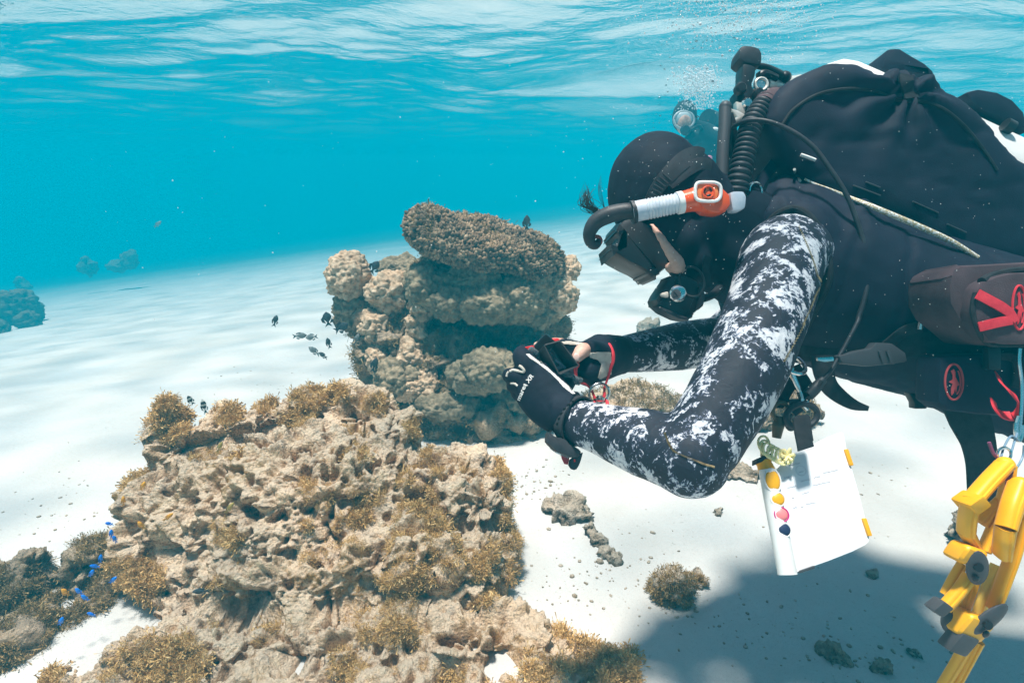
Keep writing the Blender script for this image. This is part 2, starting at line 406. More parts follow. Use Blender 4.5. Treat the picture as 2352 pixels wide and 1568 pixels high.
def reef_mat(name, pale, mid, dark, algae, orange=0.0, dust=0.6):
    """encrusted limestone: sand dust lies on what faces up, turf and coralline crusts in patches"""
    m, N, L, b = new_mat(name); vec = geo_pos(N)
    n1 = noise_node(N, L, 22, 8, 0.78, vec, .6); r1 = ramp(N, [(.385, dark), (.465, mid), (.54, pale), (.62, tuple(min(1, c * 1.2) for c in pale)), (.70, mid)]); L.new(n1.outputs['Fac'], r1.inputs[0])
    n2 = noise_node(N, L, 5, 6, 0.72, vec, 0.5); r2 = ramp(N, [(.52, 0.0), (.62, 1.0)]); L.new(n2.outputs['Fac'], r2.inputs[0])
    mx = N.new('ShaderNodeMix'); mx.data_type = 'RGBA'; L.new(r2.outputs[0], mx.inputs['Factor']); L.new(r1.outputs[0], mx.inputs[6]); mx.inputs[7].default_value = (*algae, 1)
    n3 = noise_node(N, L, 30, 4, 0.65, vec); r3 = ramp(N, [(.64, 0.0), (.70, orange)]); L.new(n3.outputs['Fac'], r3.inputs[0])
    mo = N.new('ShaderNodeMix'); mo.data_type = 'RGBA'; L.new(r3.outputs[0], mo.inputs['Factor']); L.new(mx.outputs[2], mo.inputs[6]); mo.inputs[7].default_value = (.42, .16, .04, 1)
    vo = N.new('ShaderNodeTexVoronoi'); vo.inputs['Scale'].default_value = 150; vo.inputs['Randomness'].default_value = 1.0; L.new(vec, vo.inputs['Vector'])
    rp = ramp(N, [(.14, (.34, .22, .15)), (.30, (1, 1, 1))]); L.new(vo.outputs['Distance'], rp.inputs[0])       # coral pores
    mp_ = N.new('ShaderNodeMix'); mp_.data_type = 'RGBA'; mp_.blend_type = 'MULTIPLY'; mp_.inputs['Factor'].default_value = .75; L.new(mo.outputs[2], mp_.inputs[6]); L.new(rp.outputs[0], mp_.inputs[7]); mo = mp_
    ge = N.new('ShaderNodeNewGeometry'); sp = N.new('ShaderNodeSeparateXYZ'); L.new(ge.outputs['Normal'], sp.inputs[0])
    n4 = noise_node(N, L, 40, 5, 0.7, vec); ad = N.new('ShaderNodeMath'); ad.operation = 'MULTIPLY_ADD'; L.new(n4.outputs['Fac'], ad.inputs[0]); ad.inputs[1].default_value = 1.3; L.new(sp.outputs['Z'], ad.inputs[2])
    r4 = ramp(N, [(.0, 0.0), (1.0, dust)]); mr = N.new('ShaderNodeMapRange'); mr.inputs[1].default_value = 0.75; mr.inputs[2].default_value = 1.6; L.new(ad.outputs[0], mr.inputs[0]); L.new(mr.outputs[0], r4.inputs[0])
    md = N.new('ShaderNodeMix'); md.data_type = 'RGBA'; L.new(r4.outputs[0], md.inputs['Factor']); L.new(mo.outputs[2], md.inputs[6]); md.inputs[7].default_value = (.95, .76, .56, 1)
    L.new(md.outputs[2], b.inputs['Base Color']); b.inputs['Roughness'].default_value = 0.95; b.inputs['Specular IOR Level'].default_value = 0.15
    nb = noise_node(N, L, 140, 6, 0.75, vec); bp = N.new('ShaderNodeBump'); bp.inputs['Strength'].default_value = 1.0; bp.inputs['Distance'].default_value = 0.012
    vs = N.new('ShaderNodeMath'); vs.operation = 'MULTIPLY_ADD'; L.new(vo.outputs['Distance'], vs.inputs[0]); vs.inputs[1].default_value = .5; L.new(nb.outputs['Fac'], vs.inputs[2])
    L.new(vs.outputs[0], bp.inputs['Height']); L.new(bp.outputs[0], b.inputs['Normal'])
    return m
m_reef = reef_mat('encrusted pale limestone', (.93, .62, .37), (.55, .30, .14), (.14, .060, .028), (.54, .29, .085), 1.0, 0.78)
m_base = reef_mat('dark encrusted limestone', (.48, .33, .20), (.27, .175, .105), (.085, .055, .035), (.30, .18, .065), 0.1, 0.35)
m_rubble = reef_mat('grey coral rubble', (.50, .43, .35), (.28, .22, .165), (.11, .085, .065), (.24, .165, .08), 0.0, 0.5)
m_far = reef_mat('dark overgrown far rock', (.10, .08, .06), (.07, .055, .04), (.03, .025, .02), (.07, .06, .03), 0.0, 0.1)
m_algae = mat('golden brown turf algae', [(.3, (.31, .155, .040)), (.5, (.60, .365, .13)), (.72, (.88, .65, .34))], 70, 4, 0.8, spec=.2)
m_algae_dark = mat('dark brown turf algae', [(.3, (.16, .092, .036)), (.5, (.34, .215, .085)), (.72, (.56, .40, .19))], 70, 4, 0.8, spec=.2)

def tri_mesh(name, V, T):
    me = bpy.data.meshes.new(name); me.vertices.add(len(V)); me.vertices.foreach_set('co', np.ascontiguousarray(V, dtype=np.float32).ravel())
    me.loops.add(T.size); me.loops.foreach_set('vertex_index', np.ascontiguousarray(T, dtype=np.int32).ravel())
    me.polygons.add(len(T)); me.polygons.foreach_set('loop_start', np.arange(0, T.size, 3, dtype=np.int32)); me.update(calc_edges=True); return me
def blade_arrays(pts, nrm, length, width, per, spread_=0.9, seed=0, rad=0.004):
    """many small curved forking blades standing on a surface"""
    g = np.random.default_rng(seed); n = len(pts) * per
    p = np.repeat(pts, per, 0) + g.normal(0, rad, (n, 3)); q = np.repeat(nrm, per, 0)
    d = q + g.normal(0, spread_ * 0.5, (n, 3)); d /= np.linalg.norm(d, axis=1)[:, None]
    ln = length * g.uniform(0.35, 1.3, n)[:, None]
    s = np.cross(d, g.normal(0, 1, (n, 3))); s /= np.linalg.norm(s, axis=1)[:, None] + 1e-9
    bend = g.normal(0, 0.42, (n, 3)) * ln
    w = width * g.uniform(0.6, 1.5, n)[:, None]
    mid = p + d * ln * 0.55 + bend * 0.3; tip = p + d * ln + bend
    fork = tip + s * ln * 0.25; fork2 = mid + np.cross(d, s) * ln * 0.4 + d * ln * 0.3
    V = np.stack([p - s * w, p + s * w, mid - s * w * .9, mid + s * w * .9, tip - s * w * .4, tip + s * w * .4, fork, fork2], 1).reshape(-1, 3)
    F = np.array((0, 1, 3, 0, 3, 2, 2, 3, 5, 2, 5, 4, 3, 6, 5, 2, 3, 7)).reshape(6, 3)
    T = (np.arange(n)[:, None, None] * 8 + F).reshape(-1, 3)
    return V, T
def blades(*a, **k): return tri_mesh('blades', *blade_arrays(*a, **k))
def facing(me, keep=None, seed=0, n=1000, up=-0.2):
    v = coords(me); nn = normals(me); ok = nn[:, 2] > up
    if keep is not None: ok &= keep(v)
    idx = np.nonzero(ok)[0]; g = np.random.default_rng(seed)
    idx = g.choice(idx, min(n, len(idx)), replace=False); return v[idx], nn[idx]

# --- the big foreground reef
mb = MB()
for a in [(720, 1190, 1.56, 370, 215, .27), (430, 1190, 1.56, 140, 140, .2), (388, 960, 1.60, 42, 62, .055), (425, 1050, 1.6, 75, 85, .09),
          (520, 1005, 1.62, 68, 68, .09), (600, 985, 1.65, 52, 56, .09), (705, 955, 1.69, 76, 70, .11), (830, 965, 1.69, 100, 80, .13), (905, 1015, 1.64, 52, 85, .12),
          (1020, 1120, 1.56, 130, 95, .17), (1110, 1140, 1.5, 70, 66, .11), (1078, 1270, 1.42, 102, 66, .14), (700, 1300, 1.40, 320, 100, .17), (900, 1235, 1.38, 165, 66, .14),
          (385, 1310, 1.44, 85, 75, .11), (480, 1490, 1.23, 210, 80, .11), (800, 1490, 1.24, 290, 85, .10), (1090, 1480, 1.24, 160, 75, .09), (1330, 1560, 1.18, 140, 70, .09),
          (230, 1570, 1.19, 150, 40, .08), (480, 1400, 1.34, 130, 50, .09), (320, 1180, 1.55, 45, 80, .08), (640, 1390, 1.34, 120, 40, .08), (1010, 1360, 1.36, 120, 40, .08), (620, 1590, 1.13, 330, 52, .11), (1000, 1585, 1.14, 280, 52, .11), (330, 1590, 1.14, 160, 44, .09), (1250, 1600, 1.12, 200, 44, .09)]:
    E(mb, *a)
reef_me = fuse(mb, 'rock', 0.0034, 3)
displace(reef_me, rock_fn(1.0, 11))
print('reef verts', len(reef_me.vertices))
g0 = G(720, 1300)
reef = thing('reef_rock', 'large pale lumpy reef rock with golden algae in the foreground', 'reef rock', (g0.x, g0.y, 0))
reef_v = coords(reef_me).copy(); reef_n = normals(reef_me).copy()
SPOTS = [(388, 925, 1.6, .075), (388, 975, 1.56, .06), (520, 945, 1.6, .05), (600, 925, 1.62, .055), (715, 895, 1.66, .075), (760, 905, 1.66, .06), (690, 960, 1.6, .05),
                                  (860, 920, 1.6, .045), (945, 985, 1.6, .04), (870, 1130, 1.4, .06), (950, 1150, 1.4, .05), (930, 1110, 1.4, .045), (1005, 1205, 1.36, .045), (1180, 1110, 1.45, .05), (1150, 1075, 1.45, .04),
                                  (1165, 1200, 1.4, .03), (1180, 1300, 1.38, .04), (820, 1040, 1.5, .04), (560, 1060, 1.5, .04), (310, 1090, 1.5, .04), (300, 1310, 1.4, .05), (345, 1330, 1.4, .04),
                                  (330, 1530, 1.2, .07), (420, 1530, 1.18, .05), (110, 1555, 1.18, .06), (1300, 1500, 1.16, .07), (1380, 1520, 1.16, .07), (1430, 1550, 1.15, .06), (1250, 1530, 1.15, .05), (1040, 1545, 1.18, .05),
                                  (1110, 1380, 1.3, .035), (700, 1110, 1.45, .03), (520, 1240, 1.4, .035), (830, 1190, 1.4, .035), (620, 1460, 1.22, .05)]
def spots_field(v):
    """how likely turf grows at v: clumps where the photograph shows them, ragged by noise"""
    f = np.full(len(v), -1.0); rel = v - np.array(CAM)
    for u, w_, d, r in SPOTS:
        ray = np.array((P(u, w_, 1) - CAM).normalized()); t = rel @ ray; off = np.linalg.norm(rel - t[:, None] * ray, axis=1)
        f = np.maximum(f, 1.0 - (off / (r * .95)) ** 2)
    return f
def tufts_at(name, parent, v, n, ln, material, seed, per, width, count, keepf, clumps):
    """ragged turf: blades in groups round random heads, so the growth is uneven in height and density"""
    g = np.random.default_rng(seed); ok = np.nonzero(keepf(v))[0]; ok = g.choice(ok, min(count, len(ok)), replace=False)
    k = np.clip(.45 + 1.1 * (fbm(v[ok] * 38, 2, seed) + .35), .25, 1.5)
    Vs = []; Ts = []; nv = 0
    for lo, hi, m in ((0, .55, .45), (.55, .9, .85), (.9, 9, 1.45)):
        s_ = ok[(k >= lo) & (k < hi)]
        if len(s_):
            V, T = blade_arrays(v[s_], n[s_], ln * m, width, per, 1.35, seed + int(lo * 10), .005); Vs.append(V); Ts.append(T + nv); nv += len(V)
    me = tri_mesh(name, np.concatenate(Vs), np.concatenate(Ts))
    o = link_mesh(name, me, material, parent); o['kind'] = 'stuff'; return o
fld = spots_field(reef_v)
tufts_at('turf_algae', reef, reef_v, reef_n, .0058, m_algae, 5, 14, .00022, 13000, lambda v: (fbm(v * 9 + 2, 4, 101) > 0.30) & (reef_n[:, 2] > -.3) & (fbm(v * 40, 2, 7) > -.1), None)
tufts_at('long_algae', reef, reef_v, reef_n, .0080, m_algae, 15, 26, .00020, 17000, lambda v: (fld * 1.0 + 1.6 * fbm(v * 18, 4, 44) > .62) & (fld > -1.2), None)
link_mesh('rock', reef_me, m_reef, reef)

# --- the small brown cluster at the left edge
mb = MB()
for a in [(62, 1350, 1.42, 62, 88, .085), (208, 1308, 1.46, 60, 74, .085), (135, 1385, 1.41, 46, 48, .06), (-30, 1380, 1.38, 70, 90, .1), (20, 1500, 1.26, 62, 80, .09), (175, 1425, 1.37, 56, 40, .07), (236, 1385, 1.40, 36, 38, .05), (100, 1450, 1.33, 50, 50, .07), (-90, 1500, 1.27, 90, 110, .12)]:
    E(mb, *a)
me = fuse(mb, 'rock', 0.0055, 2); displace(me, rock_fn(0.8, 61))
g0 = G(120, 1440)
clus = thing('reef_rock', 'small dark brown reef rock with blue fish around it, at the left edge', 'reef rock', (g0.x, g0.y, 0))
pv_, pn_ = facing(me, lambda v: fbm(v * 6, 3, 88) > -0.25, 5, 3800, -0.6)
cv_ = coords(me).copy(); cn_ = normals(me).copy()
tufts_at('turf_algae', clus, cv_, cn_, .0075, m_algae_dark, 6, 18, .00024, 12000, lambda v: (fbm(v * 14, 3, 88) > -.05) & (cn_[:, 2] > -.7), None)
link_mesh('rock', me, m_base, clus)

# --- the coral head (bommie) behind: base rock, round coral heads, a thick plate of coral on top
def bump_fn(seed, k=1.0):
    def fn(v, n):
        p = v + 0.006 * np.stack([fbm(v * 20, 2, 5), fbm(v * 20, 2, 6), fbm(v * 20, 2, 7)], 1)
        return k * (0.026 * fbm(v * 9, 3, seed) + 0.030 * (0.6 - worley(p * 20, seed)) + 0.018 * (0.55 - worley(p * 52, seed + 3)) + 0.004 * fbm(v * 120, 2, seed))
    return fn
m_head_pale = mat('pale lobed coral', [(.32, (.27, .17, .10)), (.5, (.56, .39, .25)), (.68, (.78, .60, .42))], 45, 5, 0.95, 1.0, 160, .1, bdist=.004)
m_head_green = mat('grey green lobed coral', [(.32, (.125, .095, .060)), (.5, (.27, .21, .135)), (.68, (.42, .33, .215))], 34, 5, 0.95, 1.0, 160, .1, bdist=.004)
m_plate = mat('knobbly brown coral', [(.30, (.06, .042, .028)), (.46, (.19, .125, .078)), (.62, (.42, .29, .18)), (.75, (.58, .45, .31))], 26, 6, 0.9, 0.6, 200, .1, bdist=.003)
g0 = G(1080, 950)
bom = thing('coral_bommie', 'tall brown coral head with a thick knobbly plate on top, behind the gloved hands', 'coral', (g0.x, g0.y, 0))
mb = MB()
for a in [(1091, 770, 2.60, 150, 80, .16), (1018, 838, 2.44, 110, 85, .2), (1110, 860, 2.42, 130, 75, .2), (1201, 885, 2.44, 95, 62, .2), (1000, 915, 2.40, 100, 36, .2), (1120, 918, 2.40, 190, 36, .24),
          (905, 800, 2.46, 75, 90, .18), (850, 720, 2.48, 70, 60, .15), (930, 680, 2.50, 80, 50, .16), (1090, 650, 2.55, 150, 90, .22), (1245, 745, 2.56, 46, 50, .12), (952, 742, 2.42, 30, 60, .08), (1090, 965, 2.44, 190, 44, .26), (950, 940, 2.46, 60, 44, .18),
          (880, 850, 2.42, 50, 70, .12), (1060, 720, 2.54, 90, 40, .14)]:
    E(mb, *a)
me = fuse(mb, 'base_rock', 0.009, 2); displace(me, rock_fn(0.95, 33, 0.8))
bom_v = coords(me).copy(); bom_n = normals(me).copy()
pv_, pn_ = facing(me, lambda v: fbm(v * 4, 3, 55) > 0.05, 5, 3000, -0.4)
t = link_mesh('turf_algae', blades(pv_, pn_, .013, .0012, 8, 1.2, 6, .008), m_algae_dark, bom); t['kind'] = 'stuff'
link_mesh('base_rock', me, m_base, bom)
def coral_head(u, v, d, ru, rv, rd, material, seed, parent=None, sub=6, label=None):
    mbh = MB(); k = d / FPX; add_ico(mbh, sub, P(u, v, d), (ru * k, rd, rv * k))
    me = mbh.mesh('coral_head', None); displace(me, bump_fn(seed))
    return link_mesh('coral_head', me, material, parent or bom, label)
heads = [(802, 636, 2.38, 46, 54, .10, m_head_pale), (892, 678, 2.34, 46, 46, .09, m_head_pale), (912, 645, 2.42, 56, 24, .09, m_head_pale), (861, 749, 2.32, 38, 38, .08, m_head_pale), (810, 706, 2.42, 46, 44, .09, m_head_green),
         (986, 652, 2.32, 58, 50, .14, m_head_green), (1040, 690, 2.26, 60, 46, .13, m_head_green), (1112, 692, 2.24, 66, 50, .14, m_head_green), (1190, 682, 2.28, 68, 54, .14, m_head_green), (1225, 650, 2.32, 50, 44, .12, m_head_green), (1090, 640, 2.30, 80, 40, .14, m_head_green), (1293, 617, 2.42, 36, 28, .07, m_head_pale), (1278, 680, 2.36, 42, 46, .09, m_head_pale), (1240, 716, 2.36, 46, 32, .09, m_head_green),
         (963, 702, 2.30, 20, 34, .05, m_head_pale), (952, 752, 2.30, 22, 40, .05, m_head_pale), (916, 868, 2.26, 52, 48, .10, m_head_green), (955, 885, 2.25, 46, 34, .08, m_head_pale), (870, 820, 2.30, 30, 30, .06, m_head_pale), (1095, 862, 2.20, 62, 40, .09, m_head_green),
         (1205, 905, 2.26, 70, 40, .1, m_head_green), (1020, 925, 2.24, 80, 28, .1, m_head_green), (920, 612, 2.75, 52, 20, .1, m_head_green), (1000, 598, 2.44, 24, 14, .05, m_head_pale), (1130, 845, 2.16, 70, 40, .10, m_head_green), (1215, 850, 2.26, 60, 40, .10, m_head_green),
         (904, 760, 2.36, 24, 26, .05, m_head_green), (940, 820, 2.28, 26, 34, .06, m_head_pale)]
for k, h in enumerate(heads): coral_head(*h[:6], h[6], 400 + 7 * k)
# the plate
mb = MB(); kk = 2.36 / FPX; t = R(-15)
X2 = Vector((math.cos(t), 0, math.sin(t))); Z2 = Vector((-math.sin(t), 0, math.cos(t))); cpl = P(1108, 556, 2.36)
for (a, b, c, ru, rv, rd) in [(0, .02, 0, 176, 44, .30), (-100, 0, 2, 76, 42, .20), (95, .0, -4, 88, 50, .24), (-30, -.08, -12, 116, 36, .22), (112, -.06, -10, 66, 42, .18)]:
    mb.ell(np.array(cpl) + np.array(X2) * a * kk + np.array((0, 1, 0)) * b + np.array(Z2) * c * kk, (ru * kk, rd, rv * kk), (X2, (0, 1, 0), Z2))
me = fuse(mb, 'coral_plate', 0.009, 1)
displace(me, lambda v, n: 0.030 * fbm(v * 8, 3, 77) + 0.014 * (0.6 - worley(v * 30, 78)))
v_ = coords(me); n_ = normals(me); gi = np.random.default_rng(9).choice(len(v_), min(5200, len(v_)), replace=False)
plate = link_mesh('coral_plate', me, m_plate, bom)
mb = MB(); gg = np.random.default_rng(10)
V1, F1 = ICO[1]; F1 = np.array(F1)
allv = []; allf = []
for k, i in enumerate(gi):
    r = gg.uniform(.0045, .0095); nn_ = n_[i] + np.array((0, 0, .25)); nn_ = nn_ / np.linalg.norm(nn_)
    c = v_[i] + nn_ * r * gg.uniform(.3, 1.2)
    q = V1 * r; q = q + nn_ * (q @ nn_)[:, None] * 0.7
    allv.append(q + c); allf.append(F1 + k * len(V1))
mb.v = [np.concatenate(allv)]; mb.f = np.concatenate(allf).tolist(); nub = mb.mesh('polyp_knobs', None)
o = link_mesh('polyp_knobs', nub, m_plate, None); o.data.transform(Matrix.Translation(-bom.location)); o.parent = plate; o['kind'] = 'stuff'
tufts_at('plate_algae', bom, v_, n_, .011, m_algae_dark, 700, 12, .0005, 700, lambda v: (fbm(v * 12, 3, 91) > .05) & (n_[:, 2] > .35), None)

# --- other rocks on the sand
def rock_thing(name, label, cat, blobs, material, seed, voxel=.008, amp=.6, s=1.0, algae=0, group=None, am=m_algae_dark, ln=.012):
    mb = MB()
    for a in blobs: E(mb, *a)
    me = fuse(mb, name, voxel, 1); displace(me, rock_fn(amp, seed, s))
    v = coords(me); c = v.mean(0); z0 = v[:, 2].min()
    if algae:
        root = thing(name, label, cat, (c[0], c[1], z0), group)
        p_, n_ = facing(me, lambda q: fbm(q * 7, 3, seed) > -.15, seed, algae, -.5)
        t = link_mesh('turf_algae', blades(p_, n_, ln * .6, ln * .05, 12, 1.0, seed, ln * .3), am, root); t['kind'] = 'stuff'
        link_mesh('rock', me, material, root); return root
    o = link_mesh(name, me, material); rebase(o, (c[0], c[1], z0)); return tag(o, label, cat, group)
def on_sand(u, v, ru, rv, dd=0.0):
    d = DG(u, v) + dd; return (u, v - rv * .6, d, ru, rv, ru * d / FPX * .8)
rock_thing('rubble_rock', 'brown algae-covered lump lying alone in the diver\'s shadow', 'rock', [on_sand(1545, 1385, 48, 46), on_sand(1570, 1370, 36, 34), on_sand(1612, 1345, 18, 20), on_sand(1515, 1360, 26, 30)], m_rubble, 21, .006, .9, 1.6, 700, am=m_algae_dark, ln=.010)
rock_thing('rubble_rock', 'pale knobbly rubble lump on the sand below the wrist', 'rock', [on_sand(1300, 1185, 40, 22), on_sand(1340, 1190, 26, 16), on_sand(1268, 1175, 20, 14), on_sand(1320, 1165, 16, 16)], m_rubble, 22, .006, .9, 1.8)
rock_thing('rubble_rock', 'narrow grey rubble chain trailing down the sand beside the foreground reef', 'rock', [on_sand(1350, 1230, 20, 20), on_sand(1370, 1252, 20, 17), on_sand(1392, 1275, 17, 11), on_sand(1410, 1284, 13, 8)], m_rubble, 23, .005, .9, 2.2)
rock_thing('rubble_rock', 'dark crumbly rubble piece by the bottom edge, left of its neighbour', 'rock', [on_sand(1905, 1500, 22, 14), on_sand(1925, 1515, 22, 18), on_sand(1945, 1530, 14, 14), on_sand(1912, 1525, 14, 12)], m_base, 24, .005, 1.0, 2.4)
rock_thing('rubble_rock', 'small dark ball of rubble at the bottom edge under the clamps', 'rock', [on_sand(2028, 1548, 20, 17), on_sand(2038, 1540, 14, 12)], m_base, 25, .005, 1.0, 2.6)
rock_thing('rubble_rock', 'faint grey rubble bit near the lower clamp tips', 'rock', [on_sand(2105, 1515, 14, 18)], m_rubble, 26, .005, 1.0, 2.6)
rock_thing('rubble_rock', 'tiny rubble bit below the slate', 'rock', [on_sand(2003, 1322, 10, 9), on_sand(2010, 1316, 6, 7)], m_rubble, 27, .004, .9, 3.5)
rock_thing('rubble_rock', 'small beige rubble bit between the elbow and the slate', 'rock', [on_sand(1650, 1180, 10, 9)], m_rubble, 28, .004, .9, 3.5)
rock_thing('rubble_rock', 'round grey rock half hidden by the yellow clamps', 'rock', [on_sand(2205, 1250, 36, 55), on_sand(2190, 1235, 20, 40)], m_rubble, 29, .007, .8, 1.6)
rock_thing('reef_patch', 'low hazy reef patch on the sand behind the forearm', 'reef rock', [on_sand(1470, 960, 75, 40), on_sand(1390, 950, 60, 26), on_sand(1540, 955, 50, 24), on_sand(1440, 925, 50, 28)], m_reef, 31, .012, 1.0, 1.0, 500, ln=.02)
rock_thing('reef_patch', 'flat rubble patch on the sand behind the elbow', 'reef rock', [on_sand(1680, 1085, 50, 12), on_sand(1730, 1100, 34, 10), on_sand(1640, 1075, 30, 10)], m_rubble, 32, .008, 1.0, 1.4)
rock_thing('reef_patch', 'hazy brown coral lump on the sand behind the dangling clips', 'reef rock', [on_sand(1800, 965, 60, 46), on_sand(1750, 990, 40, 30), on_sand(1860, 975, 40, 24)], m_base, 34, .012, 1.0, 1.0, 400, ln=.02)
rock_thing('reef_patch', 'hazy grey coral clump on the sand between the regulator and the far arm', 'reef rock', [on_sand(1490, 785, 34, 36), on_sand(1500, 785, 32, 30)], m_rubble, 35, .014, .8, 1.2)
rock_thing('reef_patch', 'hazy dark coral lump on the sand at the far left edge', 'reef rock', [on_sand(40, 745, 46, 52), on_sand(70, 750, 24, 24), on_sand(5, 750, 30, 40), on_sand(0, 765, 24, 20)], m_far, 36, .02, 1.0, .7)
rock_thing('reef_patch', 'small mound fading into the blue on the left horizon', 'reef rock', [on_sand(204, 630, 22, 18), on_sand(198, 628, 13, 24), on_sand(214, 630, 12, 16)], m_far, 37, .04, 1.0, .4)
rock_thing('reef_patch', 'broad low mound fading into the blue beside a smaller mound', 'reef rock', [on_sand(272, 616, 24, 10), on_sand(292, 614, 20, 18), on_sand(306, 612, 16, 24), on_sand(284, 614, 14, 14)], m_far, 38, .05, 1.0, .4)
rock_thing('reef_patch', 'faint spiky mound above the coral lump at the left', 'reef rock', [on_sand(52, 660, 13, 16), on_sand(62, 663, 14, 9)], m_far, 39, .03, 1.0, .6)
# crumbs strewn over the sand: nobody could count them
mb = MB(); gg = np.random.default_rng(44)
cl = [(1450, 1290, 130, 120), (1300, 1330, 160, 60), (1750, 1420, 320, 90), (1950, 1500, 260, 60), (1150, 985, 130, 22), (150, 1150, 140, 120), (600, 800, 140, 60), (1900, 1150, 180, 140), (1230, 1100, 60, 40)]
for cu, cv, su, sv in cl:
    for k in range(70):
        u = gg.normal(cu, su * .6); v = gg.normal(cv, sv * .6)
        if v < 760: continue
        q = G(u, v); r = abs(gg.normal(0, .0022)) + .0008
        z = seabed_z(np.array([q.x]), np.array([q.y]))[0]
        add_ico(mb, 1, (q.x, q.y, z + r * .1), (r * gg.uniform(.8, 1.8), r * gg.uniform(.7, 1.3), r * .8), Matrix.Rotation(gg.uniform(0, 3), 3, 'Z'))
tag(mb.build('shell_crumbs', m_rubble, None, None, None), 'small dark crumbs of shell and coral strewn over the sand', None, None, 'stuff')
# ------------------------------------------------------------------ the diver
def zoomed(u0, v0, k):
    return lambda x, y, d=None: P(u0 + x * k, v0 + y * k, d) if d is not None else (u0 + x * k, v0 + y * k)
Z1 = zoomed(1263.3, 57.4, .4396); Z2 = zoomed(1722.7, 57.4, .4395); Z3 = zoomed(1119.7, 631.6, .3479); Z4 = zoomed(1693.9, 574.2, .4027)
Z5 = zoomed(1665.2, 947.4, .3958); Z6 = zoomed(1136.9, 746.5, .2271); Z7 = zoomed(1320.7, 373.2, .2380); Z8 = zoomed(1653.7, 74.6, .24535)
Z9 = zoomed(2095.8, 574.2, .25635); Z10 = zoomed(2095.8, 1022.1, .3484)
VIEW = -FWD
def on_plane(pts, d0, n=None):
    """pixel outline -> centre, x, y, 2-D outline on a plane d0 away with normal n (towards the lens by default)"""
    c2 = np.mean(np.array(pts), 0); c = P(c2[0], c2[1], d0); n = Vector(n).normalized() if n is not None else VIEW
    x = Vector((1, 0, 0)); x = (x - n * x.dot(n)).normalized(); y = n.cross(x)
    o = []
    for u, v in pts:
        q = P(u, v, 1) - CAM; t = (c - CAM).dot(n) / q.dot(n); w = CAM + q * t - c; o.append((w.dot(x), w.dot(y)))
    return c, x, y, o
def slab(mb, pts, d0, t, bev=0.003, n=None, hole=None):
    """solid plate with a pixel outline: its front face lies d0 away and it is t thick"""
    c, x, y, o = on_plane(pts, d0, n); nn = x.cross(y)
    area = sum(o[i][0] * o[(i + 1) % len(o)][1] - o[(i + 1) % len(o)][0] * o[i][1] for i in range(len(o)))
    if area < 0: o = o[::-1]
    return mb.prism(o, c - nn * t, x, y, t, bev)
def bvh_of(*objs):
    V = []; F = []; n = 0
    for o in objs:
        me = o.data; w = root_of(o).location; vv = coords(me) + np.array(w); V += vv.tolist()
        F += [[i + n for i in p.vertices] for p in me.polygons]; n += len(vv)
    return BVHTree.FromPolygons(V, F)
def onto(uv, bvh, off=0.003, d=0.9):
    q = (P(uv[0], uv[1], 1) - CAM).normalized(); hit = bvh.ray_cast(CAM, q)
    if hit[0] is None: return P(uv[0], uv[1], d)
    return hit[0] - q * off
def inside(poly, x, y):
    c = False; n = len(poly); j = n - 1
    for i in range(n):
        if (poly[i][1] > y) != (poly[j][1] > y) and x < (poly[j][0] - poly[i][0]) * (y - poly[i][1]) / (poly[j][1] - poly[i][1]) + poly[i][0]: c = not c
        j = i
    return c
def patch_mesh(poly, bvh, off, step=2.0, d=0.9, t=0.0015):
    """cloth patch with a pixel outline laid on a surface"""
    a = np.array(poly); u0, v0 = a.min(0); u1, v1 = a.max(0)
    nx = int((u1 - u0) / step) + 2; ny = int((v1 - v0) / step) + 2; vid = {}; V = []; F = []
    def vert(i, j):
        if (i, j) not in vid: vid[(i, j)] = len(V); V.append(onto((u0 + i * step, v0 + j * step), bvh, off, d))
        return vid[(i, j)]
    for i in range(nx):
        for j in range(ny):
            if inside(poly, u0 + (i + .5) * step, v0 + (j + .5) * step): F.append((vert(i, j), vert(i + 1, j), vert(i + 1, j + 1), vert(i, j + 1)))
    bm = bmesh.new(); vs = [bm.verts.new(v) for v in V]
    for f in F: bm.faces.new([vs[k] for k in f])
    bmesh.ops.recalc_face_normals(bm, faces=bm.faces[:])
    bmesh.ops.solidify(bm, geom=bm.faces[:], thickness=t)
    me = bpy.data.meshes.new('patch'); bm.to_mesh(me); bm.free(); me.polygons.foreach_set('use_smooth', [True] * len(me.polygons)); me.set_sharp_from_angle(angle=R(50))
    return me
def pts(zf, *xyd): return [zf(*a) for a in xyd]
def skinmat(): return mat('wet skin', [(.35, (.52, .30, .23)), (.65, (.68, .43, .34))], 60, 4, 0.5, .3, 400, .4, subs=.2)
# materials
m_black = mat('black neoprene', [(.3, (.003, .005, .012)), (.7, (.008, .012, .024))], 30, 4, 0.75, .35, 900, .25, bdist=.001, sheen=0.0)
m_navy = mat('black blue nylon', [(.3, (.004, .006, .017)), (.7, (.011, .014, .031))], 16, 5, 0.7, .5, 700, .3, bdist=.001, sheen=0.0)
m_web = mat('black webbing', [(.3, (.012, .012, .014)), (.7, (.030, .030, .034))], 60, 3, 0.75, .5, 900, .3)
m_rubber = mat('grey black rubber', [(.3, (.020, .020, .024)), (.7, (.042, .042, .048))], 40, 4, 0.5, .15, 400, .4)
m_plastic = mat('black plastic', (.012, .012, .014), rough=.38, bump=.08, bscale=300)
m_greyp = mat('dark grey plastic', (.06, .06, .066), rough=.5, bump=.1, bscale=300)
m_steel = mat('stainless steel', (.62, .62, .60), rough=.2, metal=1.0, bump=.05, bscale=120)
m_white = mat('white enamel', [(.3, (.70, .69, .66)), (.7, (.84, .83, .80))], 20, 4, 0.4, .05, 200)
